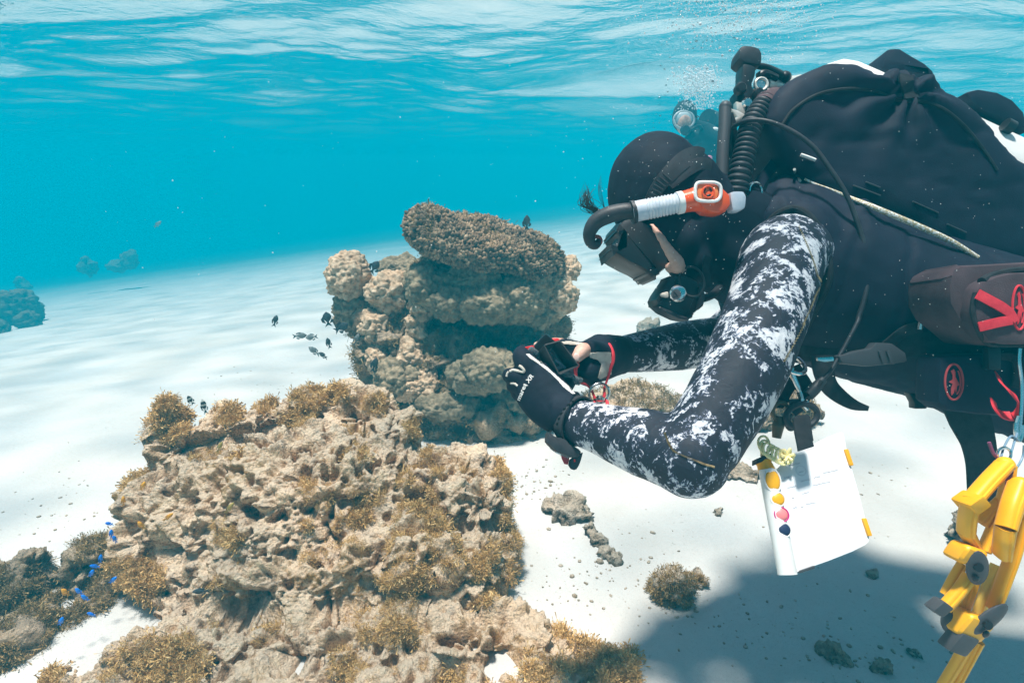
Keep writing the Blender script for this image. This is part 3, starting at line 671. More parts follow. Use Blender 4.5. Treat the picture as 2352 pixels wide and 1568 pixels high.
m_cream = mat('chromed brass with salt film', [(.3, (.55, .52, .45)), (.7, (.78, .76, .70))], 70, 4, 0.35, .2, 200, metal=.35)
m_red = mat('red nylon webbing', [(.3, (.62, .015, .035)), (.7, (.80, .04, .06))], 80, 3, 0.6, .4, 900)
m_redp = mat('red plastic', (.75, .02, .02), rough=.35)
m_orange = mat('orange red translucent plastic', [(.3, (.72, .06, .012)), (.7, (.86, .11, .02))], 20, 3, 0.28, .05, 200, coat=.4)
m_clear = mat('cloudy clear silicone', [(.35, (.62, .70, .80)), (.65, (.86, .90, .95))], 50, 3, 0.22, .1, 200, trans=.25, coat=.3)
m_glass = mat('clear acrylic', (.75, .85, .9), rough=.06, trans=.75, ior=1.2)
m_purple = mat('faded purple grey cordura', [(.3, (.060, .040, .046)), (.7, (.130, .085, .095))], 14, 5, 0.85, .7, 900, .2, sheen=0.0)
m_yellow = mat('yellow plastic', [(.3, (.84, .38, .006)), (.7, (.92, .46, .015))], 18, 4, 0.42, .06, 150)
m_beige = mat('pale glove lining', [(.3, (.46, .42, .36)), (.7, (.66, .62, .55))], 60, 4, 0.9, .6, 500, .2)
m_seam = mat('gold seam thread', [(.4, (.30, .22, .10)), (.6, (.55, .43, .24))], 200, 3, 0.8)
m_emblem = mat('dull red print', (.42, .05, .055), rough=.8)
m_hair = mat('dark hair', (.018, .014, .010), rough=.4)
m_skin = skinmat()
m_camo, N, L, b = new_mat('speckled camouflage lycra'); vec = geo_pos(N)
mp = N.new('ShaderNodeMapping'); L.new(vec, mp.inputs[0]); mp.inputs['Rotation'].default_value = (.3, .5, .6); mp.inputs['Scale'].default_value = (1.0, 1.25, .8)
n1 = noise_node(N, L, 27, 3, .55, mp.outputs[0], .7); n2 = noise_node(N, L, 110, 6, .70, mp.outputs[0], 1.2); n3 = noise_node(N, L, 240, 3, .6, mp.outputs[0], .8)
s1 = N.new('ShaderNodeMath'); s1.operation = 'MULTIPLY_ADD'; L.new(n2.outputs['Fac'], s1.inputs[0]); s1.inputs[1].default_value = .85; L.new(n1.outputs['Fac'], s1.inputs[2])
s2 = N.new('ShaderNodeMath'); s2.operation = 'MULTIPLY_ADD'; L.new(n3.outputs['Fac'], s2.inputs[0]); s2.inputs[1].default_value = .28; L.new(s1.outputs[0], s2.inputs[2])
rc = ramp(N, [(.0, (.005, .007, .016)), (.535, (.007, .010, .022)), (.55, (.04, .055, .11)), (.585, (.14, .165, .24)), (.61, (.54, .55, .58)), (.80, (.72, .71, .72))])
mr = N.new('ShaderNodeMapRange'); L.new(s2.outputs[0], mr.inputs[0]); mr.inputs[1].default_value = .712; mr.inputs[2].default_value = 1.432; L.new(mr.outputs[0], rc.inputs[0]); L.new(rc.outputs[0], b.inputs['Base Color'])
b.inputs['Roughness'].default_value = .7; b.inputs['Sheen Weight'].default_value = 0
nb = noise_node(N, L, 700, 3, .6, vec); bp = N.new('ShaderNodeBump'); bp.inputs['Strength'].default_value = .4; bp.inputs['Distance'].default_value = .001; L.new(nb.outputs['Fac'], bp.inputs['Height'])
nw = noise_node(N, L, 34, 2, .5, mp.outputs[0], 1.5); bp2 = N.new('ShaderNodeBump'); bp2.inputs['Strength'].default_value = .35; bp2.inputs['Distance'].default_value = .006; L.new(nw.outputs['Fac'], bp2.inputs['Height']); L.new(bp.outputs[0], bp2.inputs['Normal']); L.new(bp2.outputs[0], b.inputs['Normal'])

# the body: ONE continuous surface (head, torso, both arms with hands, legs reaching out of the frame)
mb = MB()
mb.tube(pts(P, (1640, 520, .955), (1720, 560, .98), (1830, 625, .98), (2000, 695, .96), (2160, 742, .94), (2330, 800, .92), (2480, 850, .90)), [.062, .090, .135, .126, .118, .125, .125], 28, up=(0, 0, 1))
E(mb, 1508, 445, .93, 98, 118, .080); E(mb, 1535, 520, .925, 78, 95, .070); mb.tube(pts(P, (1560, 500, .93), (1720, 570, .97)), [.062, .066], 20, smooth=False)
near_arm = pts(P, (1845, 600, .93), (1800, 590, .865), (1766, 700, .80), (1696, 870, .745), (1605, 1025, .715))
mb.tube(near_arm, [.070, .062, .057, .0535, .049], 28)
mb.ell(P(1585, 1052, .712), (.049, .05, .050)); mb.ell(P(1572, 1078, .705), (.033, .034, .033))
mb.tube(pts(P, (1588, 1052, .712), (1480, 1016, .765), (1390, 988, .81), (1300, 955, .86), (1250, 905, .88)), [.048, .046, .038, .031, .026], 26)
mb.tube(pts(P, (1830, 610, 1.02), (1790, 660, 1.12), (1665, 775, 1.13)), [.075, .062, .047], 22)
mb.tube(pts(P, (1668, 778, 1.13), (1560, 795, 1.07), (1420, 815, 1.0), (1370, 820, .96)), [.047, .046, .031, .026], 24)
for dd, yy in ((.82, 0), (.98, 0)):
    mb.tube([P(2440, 850, dd), P(2620, 960, dd + .02), P(2820, 1010, dd + .06), P(3050, 960, dd + .12), P(3250, 930, dd + .2)], [.10, .085, .060, .055, .035], 20)
    mb.tube([P(3230, 930, dd + .2), P(3330, 990, dd + .22)], [.035, .03], 14, smooth=False)
# bare skin: cheek beside the mask, thumb of the far hand, two finger tips
cheek = pts(Z7, (735, 590, .842), (830, 730, .832), (920, 870, .828), (985, 960, .830), (1025, 1050, .842)); mb.tube(cheek, [.0045, .0066, .0085, .0108, .009], 14)
lip = pts(Z7, (900, 1020, .87), (960, 1010, .845), (1020, 1030, .835)); mb.tube(lip, [.008, .010, .0095], 14)
far_thumb = pts(Z6, (1010, 300, .93), (900, 250, .895), (850, 300, .885), (805, 350, .88)); mb.tube(far_thumb, [.011, .0125, .0115, .0085], 14)
far_index = pts(Z6, (900, 250, .95), (650, 185, .93), (500, 195, .915), (395, 225, .905)); mb.tube(far_index, [.011, .010, .0095, .008], 14)
near_index = pts(Z6, (400, 470, .90), (270, 360, .885), (240, 295, .89), (300, 268, .905)); mb.tube(near_index, [.012, .0105, .0095, .0075], 14)
for ch in (far_thumb, far_index, near_index): pass
mb.tube(pts(P, (1400, 817, .975), (1365, 812, .945)), [.030, .026], 16, smooth=False); mb.tube(pts(P, (1365, 812, .945), tuple(Z6(1010, 300)) + (.93,)), [.024, .012], 14, smooth=False)
mb.tube([P(1365, 812, .945), Z6(900, 250, .95)], [.024, .012], 14, smooth=False); mb.tube([P(1255, 905, .88), Z6(400, 470, .90)], [.024, .013], 14, smooth=False)
body_me = fuse(mb, 'person', .0052, 3)
def folds(v, n):
    return .0016 * fbm(v * np.array((26, 26, 14)), 3, 3) * np.clip((.83 - v[:, 1]) * 8, 0, 1)
displace(body_me, folds)
body_me.materials.append(m_camo); body_me.materials.append(m_skin); body_me.materials.append(m_black)
cen = np.empty(len(body_me.polygons) * 3); body_me.polygons.foreach_get('center', cen); cen = cen.reshape(-1, 3)
def near_path(c, path, rad):
    pa = catmull(path, 40); out = np.zeros(len(c), bool)
    for q in pa: out |= np.linalg.norm(c - q, axis=1) < rad
    return out
idx = np.zeros(len(cen), int)
idx[cen[:, 0] > P(1960, 700, .95).x] = 2
headm = (np.linalg.norm(cen - np.array(P(1525, 480, .93)), axis=1) < .155); depth_ = (cen - np.array(CAM)) @ np.array(FWD)
idx[headm & (cen[:, 0] < P(1600, 480, .93).x)] = 2
idx[headm & (cen[:, 0] < P(1600, 480, .93).x) & (depth_ > .90)] = 1
for ch, r in ((cheek, .024), (lip, .02), (far_thumb[1:], .0165), (far_index[1:], .016), (near_index[1:], .015)): idx[near_path(cen, ch, r)] = 1
body_me.polygons.foreach_set('material_index', idx.tolist()); body_me.update()
person = link_mesh('person', body_me, None)
org = P(1900, 700, .95); rebase(person, (org.x, org.y, coords(body_me)[:, 2].min()))
tag(person, 'diver in black vest and speckled sleeves leaning over a compact camera', 'person')
bodyT = bvh_of(person)

# hood, vest, gloves: clothing on the body
mb = MB()
E(mb, 1505, 436, .93, 110, 128, .090); E(mb, 1560, 445, .93, 95, 100, .088); E(mb, 1600, 520, .935, 70, 115, .080); E(mb, 1578, 590, .93, 46, 64, .074); E(mb, 1556, 545, .93, 52, 80, .082); E(mb, 1470, 450, .93, 72, 85, .080)
mb.tube(pts(P, (1580, 490, .935), (1730, 560, .97)), [.078, .084], 22, smooth=False); mb.tube(pts(P, (1610, 560, .93), (1720, 620, .95)), [.06, .07], 20, smooth=False)
hood_me = fuse(mb, 'hood', .005, 5); displace(hood_me, lambda v, n: .0012 * fbm(v * 30, 3, 9))
hood = link_mesh('hood', hood_me, m_black, person)
mb = MB()
mb.tube(pts(P, (1700, 530, .975), (1765, 560, .98), (1840, 622, .98), (2000, 693, .96), (2160, 742, .935), (2330, 800, .91), (2500, 858, .895)), [.095, .125, .148, .139, .131, .138, .138], 30, up=(0, 0, 1))
E(mb, 1845, 520, .91, 66, 60, .06); E(mb, 1775, 490, .95, 46, 60, .07)
mb.tube(pts(P, (1760, 500, .92), (1850, 530, .89), (1905, 640, .875)), [.05, .05, .04], 18)
vest_me = fuse(mb, 'vest', .0065, 6); displace(vest_me, lambda v, n: .004 * fbm(v * 11, 3, 19) + .0016 * fbm(v * 40, 2, 29) - .004 * (1 - np.abs(fbm(v * np.array((20, 12, 7)), 3, 39)) * 2.4).clip(0, 1) ** 3)
vest = link_mesh('vest', vest_me, m_navy, person)
vestT = bvh_of(vest)
mb = MB(); mb.tube([onto(Z2(*q), vestT, .002, .86) for q in [(90, 1040), (150, 985), (225, 960), (290, 985), (340, 1040), (385, 1130), (408, 1230), (408, 1330), (370, 1430), (330, 1500), (290, 1580)]], .006, 10)
mb.build('armhole_trim', m_web, vest)
for line in ([Z2(*q) for q in ((255, 1050), (300, 1150), (335, 1240), (355, 1310), (372, 1350), (345, 1410), (318, 1480), (280, 1560))] + [Z3(*q) for q in ((2090, 330), (2010, 480), (1960, 570))], [Z3(*q) for q in ((1170, 1040), (1195, 1105), (1228, 1158), (1290, 1190), (1370, 1222), (1440, 1250), (1500, 1266))]):
    mb = MB(); pa = catmull([(*q, 0) for q in line], 190); zz = []
    for k, q in enumerate(pa):
        t_ = pa[min(k + 1, len(pa) - 1)] - pa[max(k - 1, 0)]; nn = np.array((-t_[1], t_[0])) / (np.hypot(t_[0], t_[1]) + 1e-9)
        w_ = (1.9 if k % 2 else -1.9); zz.append(onto((q[0] + nn[0] * w_, q[1] + nn[1] * w_), bodyT, .0012, .8))
    mb.tube(zz, .0005, 5, smooth=False); mb.build('sleeve_seam', m_seam, person)


# near glove
mb = MB(); K = Z6
mb.tube(pts(K, (700, 930, .853), (560, 790, .862), (450, 640, .868), (350, 460, .872)), [.033, .039, .040, .028], 24, up=tuple(VIEW), flat=[.95, .72, .62, .65])
mb.tube(pts(K, (360, 470, .872), (290, 350, .872), (262, 300, .884), (290, 262, .915)), [.021, .0165, .0135, .011], 16)
mb.tube(pts(K, (330, 560, .872), (215, 520, .872), (150, 510, .885), (160, 500, .92)), [.019, .0135, .0125, .011], 16)
mb.tube(pts(K, (330, 640, .876), (235, 610, .880), (195, 610, .895), (210, 570, .93)), [.020, .0135, .0125, .010], 16)
mb.tube(pts(K, (350, 730, .880), (262, 700, .888), (235, 690, .905), (260, 640, .935)), [.020, .0125, .0115, .009], 16)
mb.tube(pts(K, (600, 700, .878), (700, 600, .888), (740, 520, .90), (700, 440, .91)), [.024, .016, .014, .011], 16)
mb.tube(pts(K, (640, 880, .857), (820, 900, .845)), [.034, .0335], 20, smooth=False)
gl_me = fuse(mb, 'glove', .0026, 3); displace(gl_me, lambda v, n: .0008 * fbm(v * 90, 3, 4) + .0006 * fbm(v * 25, 2, 8))
glove = link_mesh('glove', gl_me, m_black, person, 'black glove of the near hand with a white seam and lettering')
gT = bvh_of(glove)
link_mesh('white_seam', patch_mesh([K(*q) for q in ((315, 290), (350, 292), (420, 345), (530, 425), (600, 490), (680, 560), (760, 625), (812, 690), (780, 690), (690, 620), (640, 560), (560, 480), (430, 380), (350, 330))], gT, .0012, 1.2, .86), m_white, glove)
mb = MB()
mb.tube([onto(K(*q), gT, .0006, .88) for q in ((150, 470), (180, 455), (230, 462), (280, 472), (296, 460), (270, 425), (245, 410))], .0022, 8)
mb.tube([onto(K(*q), gT, .0006, .88) for q in ((160, 588), (200, 592), (228, 615))], .0018, 8)
mb.tube([onto(K(*q), gT, .0008, .88) for q in ((118, 520), (124, 490), (140, 470))], .0018, 8)
mb.build('finger_piping', m_beige, glove)
def text_on(name, body, p0, p1, upsign, size_px, bvh, off, material, parent, d=.87, italic=0.0, bold=.02):
    """lettering that starts at pixel p0, runs towards p1, laid on a surface"""
    cu = bpy.data.curves.new(name, 'FONT'); cu.body = body; cu.offset = bold; cu.resolution_u = 3; cu.shear = italic
    o = bpy.data.objects.new('t', cu); C.objects.link(o); dg = bpy.context.evaluated_depsgraph_get()
    me = bpy.data.meshes.new_from_object(o.evaluated_get(dg), depsgraph=dg); bpy.data.objects.remove(o)
    v = coords(me); w = v[:, 0].max(); a = np.array(p0); e = np.array(p1) - a; ln = np.linalg.norm(e); e = e / ln; up = np.array((e[1], -e[0])) * upsign
    out = []
    for q in v:
        px = a + e * (q[0] / w * ln) + up * (q[1] * size_px); out.append(list(onto(px, bvh, off, d)))
    me2 = bpy.data.meshes.new(name); me2.from_pydata(out, [], [list(p.vertices) for p in me.polygons]); me2.update()
    return link_mesh(name, me2, material, parent)
text_on('lettering', 'mares', K(250, 770), K(322, 600), 1, 14, gT, .0022, m_white, glove)
text_on('lettering', '|', K(318, 612), K(322, 603), 1, 11, gT, .0022, m_white, glove)
text_on('lettering', 'XR', K(340, 588), K(392, 516), 1, 14, gT, .0022, m_white, glove, italic=.2)
# far glove
mb = MB()
mb.tube(pts(K, (1290, 300, .985), (1180, 310, .965), (1060, 330, .945), (940, 350, .925)), [.033, .036, .040, .032], 24, up=tuple(VIEW), flat=.8)
for (y0, y1, r) in ((240, 205, .0125), (330, 300, .0130), (420, 400, .0125), (500, 490, .0115)):
    mb.tube(pts(K, (980, y0 + 20, .935), (850, y0, .935), (700, y1, .93), (600, y1 + 30, .915)), [.018, r, r * .95, r * .8], 14)
mb.tube(pts(K, (1080, 300, .93), (980, 250, .905), (925, 250, .897)), [.022, .0165, .0145], 16)
mb.tube(pts(K, (1000, 420, .93), (930, 480, .912), (880, 560, .905)), [.028, .026, .018], 16)
fg_me = fuse(mb, 'glove', .0030, 3); displace(fg_me, lambda v, n: .0008 * fbm(v * 80, 3, 14))
fglove = link_mesh('glove', fg_me, m_black, person, 'black and beige glove of the far hand, thumb bare')
fT = bvh_of(fglove)
link_mesh('palm_panel', patch_mesh([K(*q) for q in ((955, 280), (1060, 272), (1165, 275), (1178, 400), (1172, 490), (1060, 545), (1040, 530), (1075, 400), (1040, 350), (960, 320))], fT, .0012, 1.2, .93), m_beige, fglove)
link_mesh('knuckle_trim', patch_mesh([K(*q) for q in ((670, 165), (760, 160), (880, 178), (830, 200), (700, 190))], fT, .0012, 1.2, .93), m_beige, fglove)
mb = MB(); mb.ell(Z6(822, 325, .8735), (.0052, .0065, .0016), (Vector((1, 0, 0)), UP, VIEW), 14, 8)
mb.build('thumb_nail', mat('finger nail', (.78, .55, .48), rough=.25), person)
# hair that escapes the hood
mb = MB(); g = np.random.default_rng(3)
for k in range(70):
    a = g.normal(0, 1); s_ = g.uniform(0, 1)
    q = [(300 + 12 * a, 478 + 10 * g.normal(), .90), (215 + 12 * a - 40 * s_, 500 - 60 * s_ + 16 * a, .89), (150 - 70 * s_ + 34 * g.normal(), 440 - 60 * s_ + 16 * a, .885), (85 + 120 * s_ * g.uniform(.2, 1) + 22 * a, 330 - 110 * s_ * g.uniform(.2, 1.3) + 15 * a, .885)]
    mb.tube(pts(Z7, *q), [.0005, .00045, .0004, .00015], 4, n=12)
for k in range(5): mb.tube(pts(Z7, (290, 460, .89), (235 + 6 * k, 340 - 10 * k, .885), (225 + 5 * k, 240, .885), (250 + 5 * k, 130 + 30 * k, .885)), .0003, 4, n=14)
mb.build('hair', m_hair, person)
# belt, rings and pockets carried by the vest
mb = MB(); bl = [Z4(*q) for q in ((290, 585), (420, 575), (560, 590), (700, 590), (850, 570), (1050, 530), (1200, 545), (1400, 590), (1560, 600))]
mb.ribbon([onto(q, vestT, .006, .86) for q in bl], .032, .004, VIEW); mb.build('waist_belt', m_web, person)
mb = MB(); slab(mb, [Z4(*q) for q in ((578, 605), (690, 575), (765, 562), (790, 528), (885, 532), (960, 585), (972, 636), (860, 652), (740, 664), (600, 648))], .815, .018, .003)
for x in (805, 850): slab(mb, [Z4(x, 575), Z4(x + 22, 575), Z4(x + 50, 650), Z4(x + 28, 650)], .812, .006, .001)
buckle = mb.build('belt_buckle', m_greyp, person)
mb = MB(); mb.tube([onto(Z4(*q), vestT, .012, .84) for q in ((1040, 450), (1050, 390), (1078, 340), (1115, 310), (1155, 305), (1185, 335))], .0042, 10); mb.build('d_ring', m_steel, person)
mb = MB(); mb.ribbon([onto(Z4(*q), vestT, .008, .84) for q in ((850, 545), (930, 480), (1000, 445), (1055, 440))], .016, .004, VIEW); mb.build('ring_strap', m_web, person)
mb = MB(); slab(mb, [Z4(*q) for q in ((980, 815), (1010, 870), (1012, 905), (1082, 905), (1085, 868), (1060, 840), (1020, 818))], .84, .014, .002); mb.build('strap_slide', m_plastic, person)
mb = MB(); mb.ribbon(pts(Z4, (478, 600, .845), (490, 690, .84), (520, 770, .84), (580, 830, .84), (660, 880, .84), (745, 903, .84)), [.032, .030, .026, .022, .016, .007], .003, VIEW); mb.build('loose_strap', m_web, person)
mb = MB(); mb.ribbon(pts(Z4, (1290, 860, .80), (1325, 960, .80), (1370, 1080, .80), (1392, 1200, .805), (1396, 1330, .81), (1392, 1480, .82)), [.062, .058, .048, .044, .042, .040], .004, VIEW); mb.build('crotch_strap', m_web, person)
print('body ok')

# ------------------------------------------------------------------ pouches at the waist
w0 = Z9(700, 800, .76); pouch = thing('waist_pouch', 'purple grey zipped waist pouch with red ribbons and a round red emblem', 'pouch', w0)
mb = MB(); slab(mb, [Z9(*q) for q in ((335, 330), (345, 230), (385, 160), (450, 128), (700, 118), (1100, 95), (1600, 120), (1650, 500), (1600, 860), (1000, 862), (700, 850), (560, 730), (420, 620), (340, 480))], .735, .085, .014); bodyp = mb.build('pouch_body', m_purple, pouch)
mb = MB(); slab(mb, [Z9(*q) for q in ((575, 360), (620, 285), (760, 235), (900, 200), (1200, 190), (1560, 230), (1570, 820), (1000, 838), (690, 828), (590, 700), (552, 560))], .715, .03, .008); flap = mb.build('pouch_flap', m_purple, pouch)
flT = bvh_of(flap, bodyp)
mb = MB(); mb.tube([onto(Z9(*q), flT, .002, .72) for q in ((620, 280), (700, 235), (800, 205), (930, 185), (1100, 180), (1300, 190))], .005, 8); mb.build('zip_piping', m_web, pouch)
mb = MB(); mb.tube([onto(Z9(*q), flT, .002, .72) for q in ((565, 380), (542, 480), (545, 580), (590, 720), (660, 830), (760, 850), (1000, 852))], .003, 8); mb.build('zip_piping', m_web, pouch)
for q in (((582, 392), (700, 455), (800, 510), (880, 570), (930, 640)), ((595, 690), (680, 668), (780, 645), (890, 625))):
    mb = MB(); mb.ribbon([onto(Z9(*x), flT, .005, .715) for x in q], [.0125, .0125, .0125, .011, .007][:len(q)] if len(q) == 5 else .012, .0016, VIEW); mb.build('red_ribbon', m_red, pouch)
def emblem(zf, cx, cy, rx, ry, bvh, parent, material, d):
    """an oval ring round a small rough diving figure shape"""
    ring = [onto(zf(cx + rx * math.cos(t), cy + ry * math.sin(t)), bvh, .0012, d) for t in np.linspace(0, 2 * math.pi, 33)]
    mb = MB(); mb.tube(ring, .0014, 6, smooth=False, cap=False); e = mb.build('emblem_ring', material, parent)
    fig = [(-.05, -.72), (.12, -.55), (.15, -.25), (.42, .0), (.62, .2), (.34, .2), (.24, .42), (.2, .62), (.05, .35), (-.05, .6), (-.32, .78), (-.36, .4), (-.18, .12), (-.62, .0), (-.2, -.12), (-.2, -.4), (-.36, -.6)]
    link_mesh('emblem_figure', patch_mesh([zf(cx + rx * a, cy + ry * b_) for a, b_ in fig], bvh, .0012, .9, d, .0008), material, parent)
    arc = [onto(zf(cx + rx * .72 * math.cos(t), cy + ry * .78 * math.sin(t)), bvh, .0012, d) for t in np.linspace(-.9, 1.1, 14)]
    mb = MB(); mb.tube(arc, .0010, 6, smooth=False); mb.build('emblem_arc', material, parent)
emblem(Z9, 958, 515, 62, 198, flT, pouch, m_red, .715)
low = thing('belt_pocket', 'flat black belt pocket with an oval red emblem and a looped red ribbon', 'pouch', Z9(700, 1400, .77))
mb = MB(); slab(mb, [Z9(*q) for q in ((250, 950), (420, 940), (700, 930), (1000, 930), (1500, 930), (1500, 1480), (960, 1496), (600, 1475), (330, 1440), (228, 1370))], .765, .05, .010); lowb = mb.build('pocket_body', m_navy, low)
loT = bvh_of(lowb); emblem(Z9, 372, 1180, 80, 160, loT, low, m_emblem, .765)
mb = MB(); mb.ribbon(pts(Z9, (765, 1120, .752), (800, 1190, .735), (880, 1270, .722), (945, 1350, .72), (955, 1430, .73), (900, 1482, .738), (820, 1480, .74), (750, 1430, .74), (722, 1345, .75)), .013, .0016, (.55, -.5, .6)); mb.build('red_ribbon', m_red, low)
mb = MB(); mb.ribbon([onto(Z9(*q), loT, .006, .75) for q in ((690, 960), (760, 955), (880, 960), (930, 1010), (940, 1120), (915, 1230))], .010, .003, VIEW); mb.build('keeper_strap', m_web, low)
mb = MB(); slab(mb, [Z9(*q) for q in ((685, 870), (800, 870), (800, 1080), (685, 1070))], .752, .012, .003); mb.build('strap_slide', m_plastic, low)

# ------------------------------------------------------------------ mask, snorkel
mk = thing('diving_mask', 'black diving mask strapped over the hood of the diver in front', 'mask', Z7(640, 1000, .92))
mb = MB(); slab(mb, [Z7(*q) for q in ((400, 610), (480, 540), (600, 520), (720, 590), (800, 700), (870, 830), (925, 945), (890, 1010), (800, 1085), (765, 1100), (735, 1085), (715, 1052), (520, 960), (345, 862), (338, 835), (370, 790), (425, 765), (425, 700), (388, 650))], .862, .115, .012)
frame = mb.build('mask_skirt', m_plastic, mk)
mb = MB(); c_ = Z7(522, 958, .915); ax = (Z7(700, 1048, .915) - Z7(350, 868, .915)).normalized(); up_ = ax.cross(VIEW).normalized()
mb.box(c_ + UP * .006, ((Z7(700, 1048, .915) - Z7(350, 868, .915)).length * .92, .10, .004), (ax, VIEW.cross(ax).cross(ax) * 0 + VIEW, up_), .001); mb.build('mask_lens', mat('dark mask glass', (.012, .014, .017), rough=.06, spec=.6), mk)
mT = bvh_of(hood)
mb = MB(); mb.ribbon([onto(Z1(*q), mT, .0045, .86) for q in ((485, 1000), (530, 910), (570, 840), (625, 775), (700, 705), (760, 680), (800, 690))], [.018, .019, .021, .024, .026, .026, .024], .004, VIEW, 60)
strap = mb.build('mask_strap', m_rubber, mk)
mb = MB(); mb.ribbon([onto(Z1(*q), mT, .0050, .86) for q in ((628, 845), (680, 790), (740, 745), (790, 725), (840, 735))], [.010, .017, .019, .019, .016], .004, VIEW, 40); mb.build('mask_strap', m_rubber, mk)
mb = MB(); stp = catmull([(*Z1(*q), 0) for q in ((500, 970), (530, 910), (570, 840), (625, 775))], 12)
for k in range(1, 11):
    t_ = stp[k] - stp[k - 1]; nn = np.array((-t_[1], t_[0])) / np.hypot(t_[0], t_[1]) * 13
    mb.tube([onto((stp[k][0] + nn[0] * s_, stp[k][1] + nn[1] * s_), mT, .0072, .86) for s_ in (-1, 0, 1)], .0014, 6, smooth=False)
mb.build('strap_ribs', m_rubber, strap)
sn = thing('snorkel', 'snorkel with a clear tube, orange purge head and black curved mouthpiece', 'snorkel', Z7(800, 480, .81))
mb = MB(); mb.tube(pts(Z7, (570, 475, .815), (480, 470, .815), (330, 505, .82), (200, 575, .825), (140, 680, .83), (150, 770, .835), (200, 800, .838), (240, 750, .84)), [.0115, .0115, .0125, .0115, .0095, .0078, .006, .005], 18)
mb.build('bent_hose', m_rubber, sn)
mb = MB(); mb.torus(Z7(208, 755, .838), VIEW, .0062, .0030, 20, 8); mb.build('mouthpiece_ring', mat('dull red rubber', (.34, .045, .03), rough=.5), sn)
mb = MB(); p0 = np.array(Z7(560, 478, .812)); p1 = np.array(Z7(1030, 385, .80)); n_ = 120; tt = np.linspace(0, 1, n_)
mb.tube([p0 + (p1 - p0) * t for t in tt], [.0150 - .0012 * t + (.0007 * math.sin(t * 2 * math.pi * 15) if .28 < t < .96 else 0) for t in tt], 24, smooth=False, n=n_); mb.build('clear_tube', m_clear, sn)
mb = MB(); mb.tube(pts(Z7, (545, 482, .812), (578, 475, .812)), .0165, 22, smooth=False); mb.build('tube_collar', m_rubber, sn)
mb = MB(); mb.tube(pts(Z7, (985, 394, .80), (1035, 384, .80)), .0158, 22, smooth=False); mb.build('white_collar', m_white, sn)
mb = MB(); mb.tube(pts(Z7, (1035, 384, .80), (1120, 366, .80), (1200, 352, .80), (1300, 350, .80)), [.0150, .0160, .0185, .022], 24)
slab(mb, [Z7(*q) for q in ((1165, 260), (1190, 200), (1370, 200), (1420, 230), (1500, 310), (1510, 400), (1470, 470), (1400, 480), (1280, 470), (1200, 400))], .783, .036, .006)
purge = mb.build('purge_box', m_orange, sn)
mb = MB(); rim = [Z7(*q) for q in ((1160, 260), (1170, 215), (1200, 194), (1280, 192), (1350, 196), (1400, 225), (1408, 290), (1395, 345), (1350, 372), (1270, 374), (1200, 366), (1165, 335), (1160, 260))]
mb.tube([P(u, v, .781) for u, v in rim], .0024, 8, n=80); mb.build('white_rim', m_white, purge)
mb = MB(); slab(mb, [Z7(*q) for q in ((1180, 260), (1190, 220), (1230, 208), (1330, 210), (1378, 235), (1385, 290), (1370, 340), (1330, 356), (1220, 352), (1186, 325))], .7815, .003, .001); win = mb.build('purge_window', mat('pale orange plastic', (.92, .24, .07), rough=.3, coat=.4), purge)
mb = MB(); mb.torus(Z7(1285, 285, .7795), VIEW, .0078, .0014, 24, 8); mb.build('valve_ring', m_orange, win)
mb = MB()
for a in (80, 200, 320): mb.ell(Z7(1285 + 34 * math.cos(R(a)), 285 + 34 * math.sin(R(a)), .7798), (.0035, .0022, .0014), (Vector((math.cos(R(a + 90)), 0, -math.sin(R(a + 90)))), UP, VIEW), 12, 8)
mb.build('valve_slots', m_plastic, win)
mb = MB(); slab(mb, [Z7(*q) for q in ((1490, 280), (1560, 270), (1640, 268), (1662, 330), (1655, 440), (1600, 462), (1520, 470), (1505, 380))], .79, .024, .006); mb.build('clear_tip', m_clear, sn)
print('mask ok')

# ------------------------------------------------------------------ breathing set
rig = thing('scuba_set', 'black scuba wing with a white cylinder, corrugated hose and regulator on the diver\'s back', 'diving gear', P(2000, 500, 1.02))
mb = MB(); slab(mb, [Z2(*q) for q in ((95, 500), (120, 420), (170, 345), (240, 285), (330, 240), (450, 210), (560, 203), (700, 228), (850, 240), (1000, 300), (1120, 380), (1230, 480), (1330, 600), (1450, 720), (1600, 900), (1700, 1150), (1650, 1330), (1400, 1290), (1190, 1225), (900, 1085), (650, 965), (480, 895), (300, 815), (245, 740), (210, 665), (140, 600))], .90, .23, 0)
wm = fuse(mb, 'wing', .008, 34, .6)
cin = np.array(onto(Z2(830, 330), bvh_of(link_mesh('tmp', wm.copy(), m_navy)), 0, .95)); bpy.data.objects.remove(bpy.data.objects['tmp'])
def puff(v, n):
    r_ = v - cin; dist = np.linalg.norm(r_, axis=1); ang = np.arctan2(r_[:, 2], r_[:, 0])
    gather = .010 * np.exp(-(dist / .10) ** 2) * np.sin(ang * 9 + 2 * fbm(v * 12, 2, 4)) - .012 * np.exp(-(dist / .035) ** 2)
    creases = .007 * (1 - np.abs(fbm(v * np.array((9, 9, 16)), 3, 23)) * 2.2).clip(0, 1) ** 3
    return .007 * fbm(v * 7, 3, 21) + .0026 * fbm(v * np.array((34, 34, 18)), 3, 22) + .006 + gather - creases * .6
displace(wm, puff); wing = link_mesh('wing', wm, m_navy, rig); wT = bvh_of(wing)
mb = MB(); mb.tube([onto(Z2(*q), wT, .001, .93) for q in ((170, 520), (230, 440), (350, 365), (500, 335), (640, 345), (780, 395), (900, 400), (1010, 440), (1120, 530), (1210, 640), (1290, 760))], .0028, 8); mb.build('wing_piping', m_web, wing)
mb = MB(); mb.ribbon([onto(Z2(*q), wT, .004, .95) for q in ((812, 262), (818, 300), (830, 345), (842, 385))], .022, .004, VIEW); mb.build('cinch_strap', m_web, wing)
